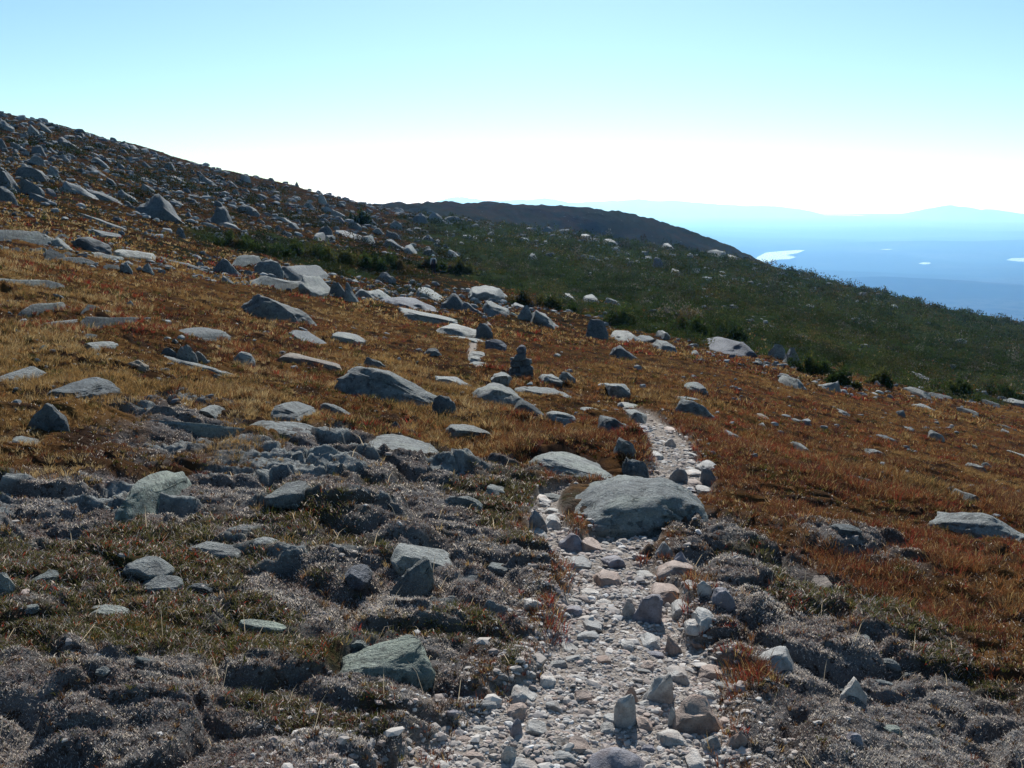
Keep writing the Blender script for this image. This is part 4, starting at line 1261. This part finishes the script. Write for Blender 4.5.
def build_gravel():
    r = np.random.default_rng(8)
    Xs, Ys, Ss = [], [], []
    for cnt, ya, yb, s0, s1 in ((34000, 2.3, 4.6, .004, .015), (20000, 4.0, 9.0, .006, .024), (9000, 8, 20, .014, .045), (1100, 2.4, 9, .016, .036)):
        Y = np.exp(r.uniform(math.log(ya), math.log(yb), cnt)); X = r.uniform(-.5, .62, cnt) * Y * .7
        td = np.minimum(trail_d(X, Y, TRAIL), trail_d(X, Y, BRANCH)) + .15 * fbm2(X * 2.3, Y * 2.3, 2, 561)
        pr = np.maximum(1 - smooth(.8, 1.15, td), .22 * (1 - smooth(1.1, 1.9, td)))
        keep = (r.random(cnt) < pr) & off_rocks(X, Y, .85, .03)
        X, Y = X[keep], Y[keep]
        Xs.append(X); Ys.append(Y); Ss.append(s0 + (s1 - s0) * r.random(len(X)) ** 2.6)
    # chips scattered in the bald heath
    cnt = 2600
    Y = np.exp(r.uniform(math.log(2.5), math.log(11), cnt)); X = r.uniform(-.62, .62, cnt) * Y
    z_ = zones(X, Y); keep = (r.random(cnt) < z_[1] * smooth(.0, .4, fbm2(X * 2.1, Y * 2.1, 3, 541)) * .7)
    Xs.append(X[keep]); Ys.append(Y[keep]); Ss.append((.004 + .022 * r.random(keep.sum()) ** 3) * Y[keep] / 4)
    X, Y, S = np.concatenate(Xs), np.concatenate(Ys), np.concatenate(Ss)
    n = len(X)
    P = np.array([(.41, .36, .315), (.51, .465, .415), (.32, .265, .23), (.25, .228, .215), (.62, .59, .55), (.41, .325, .275)])
    col = P[r.choice(6, n, p=[.3, .22, .18, .12, .06, .12])] * r.uniform(.75, 1.2, n)[:, None]
    m, t = mat("trail_gravel")
    t.out(t.bsdf(t.mix(t.math('MULTIPLY', t.step(t.noise(t.pos(), 140, 3, .7), .5, .7), .4), t.attr('col', True), (.12, .10, .09)), .88, .2))
    ob = link("gravel", pebbles(X, Y, z_ground(X, Y), S, r, col, "gravel", m), kind="stuff")
    ob["label"] = "pale granite gravel covering the eroded trail"; ob["category"] = "gravel"
    print("gravel", n)

def build_rubble():
    r = np.random.default_rng(9)
    pts = []
    for poly, cnt in (([(-190, 78), (-40, 112), (100, 138), (256, 180), (400, 212), (430, 236), (300, 226), (100, 196), (-40, 190), (-190, 180)], 2400), ([(-40, 190), (120, 205), (300, 226), (430, 238), (500, 280), (400, 262), (180, 240), (-40, 250)], 650),
                      ([(30, 235), (250, 262), (380, 280), (520, 296), (580, 318), (470, 318), (300, 296), (160, 276), (30, 258)], 1000), ([(440, 222), (600, 240), (760, 264), (900, 300), (900, 310), (600, 262), (440, 236)], 330),
                      ([(560, 300), (720, 345), (860, 380), (1030, 392), (1030, 410), (860, 398), (700, 364), (560, 322)], 260), ([(-20, 290), (1030, 400), (1030, 520), (740, 480), (560, 420), (300, 410), (-20, 420)], 620), ([(520, 240), (1000, 340), (1000, 380), (560, 295)], 150)):
        pp = np.array(poly, float)
        x = r.uniform(pp[:, 0].min(), pp[:, 0].max(), cnt * 6); y = r.uniform(pp[:, 1].min(), pp[:, 1].max(), cnt * 6)
        k = np.nonzero(sdist(x, y, pp) > 0)[0][:cnt]
        pts.append(np.stack([x[k], y[k]], 1))
    pts = np.concatenate(pts)
    X, Y, ok = many_at(pts[:, 0], pts[:, 1])
    X, Y = X[ok], Y[ok]
    kx = r.uniform(-40, 640, 420); kt = te(kx, np.full(420, 200.0))[0]; kY = y_sky(kt) * r.uniform(.80, 1.0, 420)
    X = np.concatenate([X, kt * kY]); Y = np.concatenate([Y, kY])          # rough crest line
    n = len(X)
    S = (1.0 + 3.4 * r.random(n) ** 2.4) * Y / FP
    keep = off_rocks(X, Y, .8); X, Y, S = X[keep], Y[keep], S[keep]; n = len(X)
    P = np.array([(.17, .18, .18), (.25, .265, .26), (.10, .11, .12), (.34, .35, .335), (.14, .15, .15)])
    col = P[r.choice(5, n, p=[.3, .22, .22, .08, .18])] * r.uniform(.8, 1.2, n)[:, None]
    m, t = mat("scattered_granite")
    t.out(t.bsdf(t.mix(t.math('MULTIPLY', t.step(t.noise(t.pos(), 7, 4, .7), .5, .65), .55), t.attr('col', True), (.09, .095, .09)), .88, .2))
    ob = link("rubble", pebbles(X, Y, z_ground(X, Y) + S * .2, S, r, col, "rubble", m, sub=2, flat=(.4, .9)), kind="stuff")
    ob["label"] = "countless small grey rocks scattered between the boulders"; ob["category"] = "rubble"

def leaf_cloud(cx, cy, cz, rad, hgt, n, size, col, r, spike=.5):
    """small leaf faces through low domed crowns; everything is an array with one entry per crown"""
    i = np.repeat(np.arange(len(cx)), n); N = len(i)
    a = r.uniform(0, 6.28, N); q = np.sqrt(r.random(N)); lump = 1 + .28 * np.sin(a * 3 + cx[i] * 7) + .2 * np.sin(a * 5 + cy[i] * 5)
    x = cx[i] + np.cos(a) * q * rad[i] * lump; y = cy[i] + np.sin(a) * q * rad[i] * lump
    top = hgt[i] * np.sqrt(np.clip(1 - q * q * .92, 0, 1)) * (1 + spike * r.normal(0, .22, N))
    z = cz[i] + top * (1 - r.random(N) ** 2.0 * .85)
    s = size[i] * r.uniform(.6, 1.4, N)
    d1 = r.normal(size=(N, 3)); d1[:, 2] = np.abs(d1[:, 2]) + .5; d1 /= np.linalg.norm(d1, axis=1)[:, None]
    d2 = r.normal(size=(N, 3)); d2 -= d1 * (d1 * d2).sum(1)[:, None]; d2 /= np.linalg.norm(d2, axis=1)[:, None]
    c = np.stack([x, y, z], 1)
    V = np.stack([c - d2 * s[:, None] * .35, c + d2 * s[:, None] * .35, c + d1 * s[:, None] * 1.25], 1).reshape(-1, 3)
    F = np.arange(N * 3).reshape(-1, 3)
    C = col[i] * r.uniform(.6, 1.45, N)[:, None]
    dead = r.random(N) < .012
    C = np.where(dead[:, None], np.array([(.16, .145, .13)]), C)
    return V, F, np.repeat(C[:, None, :], 3, 1).reshape(-1, 3)

GREENS = np.array([(.028, .050, .018), (.040, .064, .020), (.068, .078, .026), (.022, .038, .020), (.080, .064, .028), (.060, .064, .048), (.13, .125, .11)])
def build_thicket():
    r = np.random.default_rng(10)
    Vs, Fs, Cs, o = [], [], [], 0
    for cnt, ya, yb, nl, rad, hgt in ((4000, 22, 60, 110, .5, .48), (9500, 50, 130, 80, .9, .85), (12000, 110, 330, 54, 1.8, 1.4)):
        Y = np.exp(r.uniform(math.log(ya), math.log(yb), cnt)); X = r.uniform(-.62, .72, cnt) * Y
        sh = zones(X, Y)[3]
        if ya > 40:                      # dark creeping scrub between the hillside boulders too
            hs = smooth(-.02, .25, fbm2(X * .11, Y * .07, 3, 583)) * np.clip(-X / Y * 4 + .2, 0, 1) * smooth(45, 75, Y) * (1 - smooth(.72, .86, Y / y_sky(X / Y)))
            sh = np.maximum(sh, .8 * hs)
        gap = smooth(-.30, .05, fbm2(X * .16, Y * .10, 3, 571)) * smooth(-.35, .1, fbm2(X * .55, Y * .35, 2, 573))
        keep = (r.random(cnt) < sh * (.10 + .90 * gap)) & off_rocks(X, Y, .8)
        X, Y = X[keep], Y[keep]; n = len(X)
        a = 1.5 * fbm2(X * .05, Y * .05, 3, 577)
        sc = np.stack([.5 - .3 * a, .5 + 0 * a, .34 + .5 * a, .3 - .3 * a, .16 + .35 * a, np.full(n, .18), np.full(n, .06)], 1).clip(.02)
        k = (r.random(n)[:, None] > np.cumsum(sc / sc.sum(1, keepdims=True), 1)).sum(1).clip(0, 6)
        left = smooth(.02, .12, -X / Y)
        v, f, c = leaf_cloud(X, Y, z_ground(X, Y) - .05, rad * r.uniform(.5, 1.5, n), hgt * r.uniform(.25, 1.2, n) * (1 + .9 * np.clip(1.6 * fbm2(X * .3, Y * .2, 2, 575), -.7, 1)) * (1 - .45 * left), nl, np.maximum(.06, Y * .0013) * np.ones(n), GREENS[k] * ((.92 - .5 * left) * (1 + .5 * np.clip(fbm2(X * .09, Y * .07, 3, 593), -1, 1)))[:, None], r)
        Vs.append(v); Fs.append(f + o); Cs.append(c); o += len(v)
    me = mesh_from("thicket", np.concatenate(Vs), np.concatenate(Fs), False, dict(col=np.concatenate(Cs)), cover_material("thicket_needles", .3))
    ob = link("thicket", me, kind="stuff"); ob["label"] = "dense dark green dwarf spruce thicket covering the slope below the ridge"; ob["category"] = "thicket"
    print("thicket points", o)

BUSHES = [((511,289,557,308),3,'grey green spreading bush at the near corner of the thicket'), ((828,364,862,388),0,'dark round bush at the lower edge of the thicket'), ((214,233,252,249),1,'leftmost low bush of the narrow green band on the hillside'),
  ((250,235,286,254),0,'second low bush from the left in the narrow green band'), ((284,239,322,259),1,'olive bush in the middle of the narrow green band'), ((318,243,352,266),2,'yellowish green bush right of the middle of the narrow green band'),
  ((348,250,382,273),0,'dark bush third from the right end of the narrow green band'), ((376,252,402,272),1,'low round bush at the right end of the narrow green band'), ((350,211,368,226),0,'dark conical bush high on the brown slope'),
  ((420,258,446,272),1,'low green bush directly behind the hiker'), ((446,258,472,276),2,'green bush right of the hiker'), ((655,302,702,322),6,'greyish twiggy bush with bare stems in front of the thicket'),
  ((664,312,706,336),1,'bright green bush beside the whitish oval slab'), ((706,318,744,340),0,'dark green bush above the big dark domed boulder'), ((560,298,600,316),0,'low dark bush above the dark upright boulder'),
  ((600,306,640,328),1,'green bush above the whitish oval slab'), ((870,372,902,390),2,'olive bush right of the dark round bush'), ((790,352,826,376),1,'green bush left of the dark round bush'), ((936,378,976,396),1,'low green bush at the thicket edge near the right side'),
  ((985,380,1030,400),0,'dark bush at the thicket edge cut by the right side')]
def build_bushes():
    r = np.random.default_rng(12)
    cm = cover_material("bush_needles", .4)
    sm, t = mat("bush_bark"); t.out(t.bsdf(t.ramp(t.noise(t.pos(), 20), [(.3, (.08, .06, .05)), (.7, (.17, .15, .13))]), .9, .1))
    for (x0, y0, x1, y1), k, lab in BUSHES:
        b = at((x0 + x1) / 2, y1 - 1); sc = b[1] / FP
        w, h = (x1 - x0) * sc / 2, (y1 - y0) * sc
        cx, cy = b[0], b[1] + w * .35
        z = float(z_ground(np.array([cx]), np.array([cy]))[0])
        root = bpy.data.objects.new("dwarf_spruce_bush", None); COL.objects.link(root); root.location = (cx, cy, z)
        root["label"] = lab; root["category"] = "bush"; root["group"] = "low bushes along the thicket edge and on the slope"
        # several lobes of different height
        m = 11; lx = r.uniform(-1.0, 1.0, m) * w; ly = r.uniform(-.5, .5, m) * w
        lh = h * r.uniform(.35, 1.0, m) * (1 - .4 * np.abs(lx / w)); lr = w * r.uniform(.22, .42, m)
        nl = 280 if k != 6 else 90
        V, F, C = leaf_cloud(lx, ly, np.full(m, -.04), lr, lh, nl, np.full(m, max(.035, sc * 2.2)), GREENS[np.where(r.random(m) < .45, k, r.integers(0, 5, m))], r, 1.0)
        link("foliage", mesh_from("bush_foliage", V, F, False, dict(col=C), cm), parent=root)
        bm = bmesh.new()
        for j in range(14 if k == 6 else 7):
            a = r.uniform(0, 6.28); ln = h * r.uniform(.5, 1.05); ld = w * r.uniform(.1, .75)
            p0, p1 = Vector((r.uniform(-.2, .2) * w, r.uniform(-.1, .1) * w, -.05)), Vector((math.cos(a) * ld, math.sin(a) * ld * .6, ln * .85))
            d = (p1 - p0); mtx = Matrix.Translation((p0 + p1) / 2) @ d.to_track_quat('Z', 'Y').to_matrix().to_4x4()
            bmesh.ops.create_cone(bm, cap_ends=True, segments=5, radius1=max(.012, sc * .5), radius2=.004, depth=d.length, matrix=mtx)
        me = bpy.data.meshes.new("bush_stem"); bm.to_mesh(me); bm.free(); me.materials.append(sm)
        link("stem", me, parent=root)

# ------------------------------------------------------------------ the hiker
def flat_mat(name, col, rough=.85):
    m, t = mat(name)
    t.out(t.bsdf(t.mix(t.math('MULTIPLY', t.noise(t.pos(), 60, 3), .35), col, tuple(q * .55 for q in col)), rough, .15))
    return m

def skin_mesh(name, pts, edges, radii, root_i, m, sub=2):
    me = bpy.data.meshes.new(name); me.from_pydata([tuple(p) for p in pts], edges, [])
    o = bpy.data.objects.new(name, me); COL.objects.link(o)
    md = o.modifiers.new("skin", 'SKIN'); md.use_smooth_shade = True
    sv = me.skin_vertices[0].data
    for i, rr in enumerate(radii):
        sv[i].radius = (rr, rr) if not isinstance(rr, tuple) else rr
        sv[i].use_root = i == root_i
    o.modifiers.new("sub", 'SUBSURF').levels = sub; o.modifiers["sub"].render_levels = sub
    dg = bpy.context.evaluated_depsgraph_get()
    out = bpy.data.meshes.new_from_object(o.evaluated_get(dg))
    bpy.data.objects.remove(o); out.name = name; out.materials.clear(); out.materials.append(m)
    return out

def build_hiker():
    b = at(433.5, 275.0)
    sc = b[1] / FP
    H = 20.8 * sc                                    # standing height in metres
    z = float(z_ground(b[:1], b[1:2])[0])
    s = H / 1.75
    root = bpy.data.objects.new("person", None); COL.objects.link(root)
    root.location = (b[0], b[1], z); root.scale = (s, s, s); root.rotation_euler = (0, 0, math.radians(18))
    root["label"] = "distant hiker in pale top, pale hat and dark trousers walking away up the trail"; root["category"] = "person"
    ROCK_FOOT.append((b[0], b[1] - 2.2, 1.3, 3.4))
    skin = flat_mat("hiker_skin", (.45, .28, .2)); pale = flat_mat("pale_shirt_cloth", (.72, .70, .66)); dark = flat_mat("dark_trouser_cloth", (.025, .026, .034)); packm = flat_mat("daypack_cloth", (.035, .04, .055)); hatm = flat_mat("hat_cloth", (.78, .76, .70)); bootm = flat_mat("boot_leather", (.06, .045, .035))
    # body: mid-stride, walking away
    J = dict(pel=(0, 0, .93), waist=(0, -.01, 1.08), chest=(0, 0, 1.28), neck=(0, .02, 1.46), head=(0, .04, 1.57), crown=(0, .04, 1.68),
             hl=(-.09, 0, .90), kl=(-.10, .10, .50), al=(-.10, .10, .10), tl=(-.10, .24, .05), hr=(.09, 0, .90), kr=(.10, -.03, .49), ar=(.10, -.19, .13), tr=(.10, -.08, .05),
             sl=(-.17, 0, 1.39), el=(-.25, -.10, 1.13), wl=(-.24, .03, .93), fl=(-.235, .09, .86), sr=(.17, 0, 1.39), er=(.27, .05, 1.14), wr=(.28, .22, 1.00), fr=(.275, .28, .96))
    names = list(J); idx = {n: i for i, n in enumerate(names)}
    R = dict(pel=.125, waist=.115, chest=.135, neck=.055, head=.088, crown=.072, hl=.085, kl=.058, al=.042, tl=.036, hr=.085, kr=.058, ar=.042, tr=.036, sl=.058, el=.043, wl=.030, fl=.032, sr=.058, er=.043, wr=.030, fr=.032)
    E = [('pel', 'waist'), ('waist', 'chest'), ('chest', 'neck'), ('neck', 'head'), ('head', 'crown'), ('pel', 'hl'), ('hl', 'kl'), ('kl', 'al'), ('al', 'tl'), ('pel', 'hr'), ('hr', 'kr'), ('kr', 'ar'), ('ar', 'tr'),
         ('chest', 'sl'), ('sl', 'el'), ('el', 'wl'), ('wl', 'fl'), ('chest', 'sr'), ('sr', 'er'), ('er', 'wr'), ('wr', 'fr')]
    link("body", skin_mesh("hiker_body", [J[n] for n in names], [(idx[a], idx[b_]) for a, b_ in E], [R[n] for n in names], 0, skin), parent=root)
    def garment(part, use, grow, m, rootn):
        ns = use; ix = {n: i for i, n in enumerate(ns)}
        ed = [(ix[a], ix[b_]) for a, b_ in E if a in ix and b_ in ix]
        link(part, skin_mesh("hiker_" + part, [J[n] for n in ns], ed, [R[n] + grow for n in ns], ix[rootn], m), parent=root)
    garment("shirt", ['waist', 'chest', 'sl', 'el', 'wl', 'sr', 'er', 'wr'], .018, pale, 'chest')
    garment("trousers", ['pel', 'hl', 'kl', 'al', 'hr', 'kr', 'ar'], .016, dark, 'pel')
    for a, t_ in (('al', 'tl'), ('ar', 'tr')):
        link("boot", skin_mesh("hiker_boot", [J[a], J[t_]], [(0, 1)], [.058, .046], 0, bootm), parent=root)
    # daypack low on the back
    bm = bmesh.new(); bmesh.ops.create_cube(bm, size=1.0, matrix=Matrix.Translation((0, -.19, 1.18)) @ Matrix.Diagonal((.29, .16, .40, 1)))
    bmesh.ops.bevel(bm, geom=bm.edges[:], offset=.05, segments=3, affect='EDGES')
    me = bpy.data.meshes.new("hiker_pack"); bm.to_mesh(me); bm.free(); me.materials.append(packm); link("backpack", me, parent=root)
    # brimmed hat, turned on a lathe
    prof = [(0, 1.765), (.05, 1.762), (.085, 1.735), (.098, 1.69), (.102, 1.655), (.165, 1.635), (.168, 1.642), (.105, 1.668)]
    seg = 20; V = []; F = []
    for rr, zz in prof:
        for k in range(seg): V.append((rr * math.cos(k * 6.2832 / seg), .04 + rr * math.sin(k * 6.2832 / seg), zz))
    for i in range(len(prof) - 1):
        for k in range(seg): F.append((i * seg + k, i * seg + (k + 1) % seg, (i + 1) * seg + (k + 1) % seg, (i + 1) * seg + k))
    link("hat", mesh_from("hiker_hat", np.array(V), np.array(F), True, mat=hatm), parent=root)

build_camera(); build_light()
build_ground(); build_far_hill(); build_lowland(); build_mountains(); build_haze()
build_rocks(); build_cairn(); build_bushes(); build_hiker()
build_grass(); build_heath(); build_gravel(); build_rubble(); build_thicket()
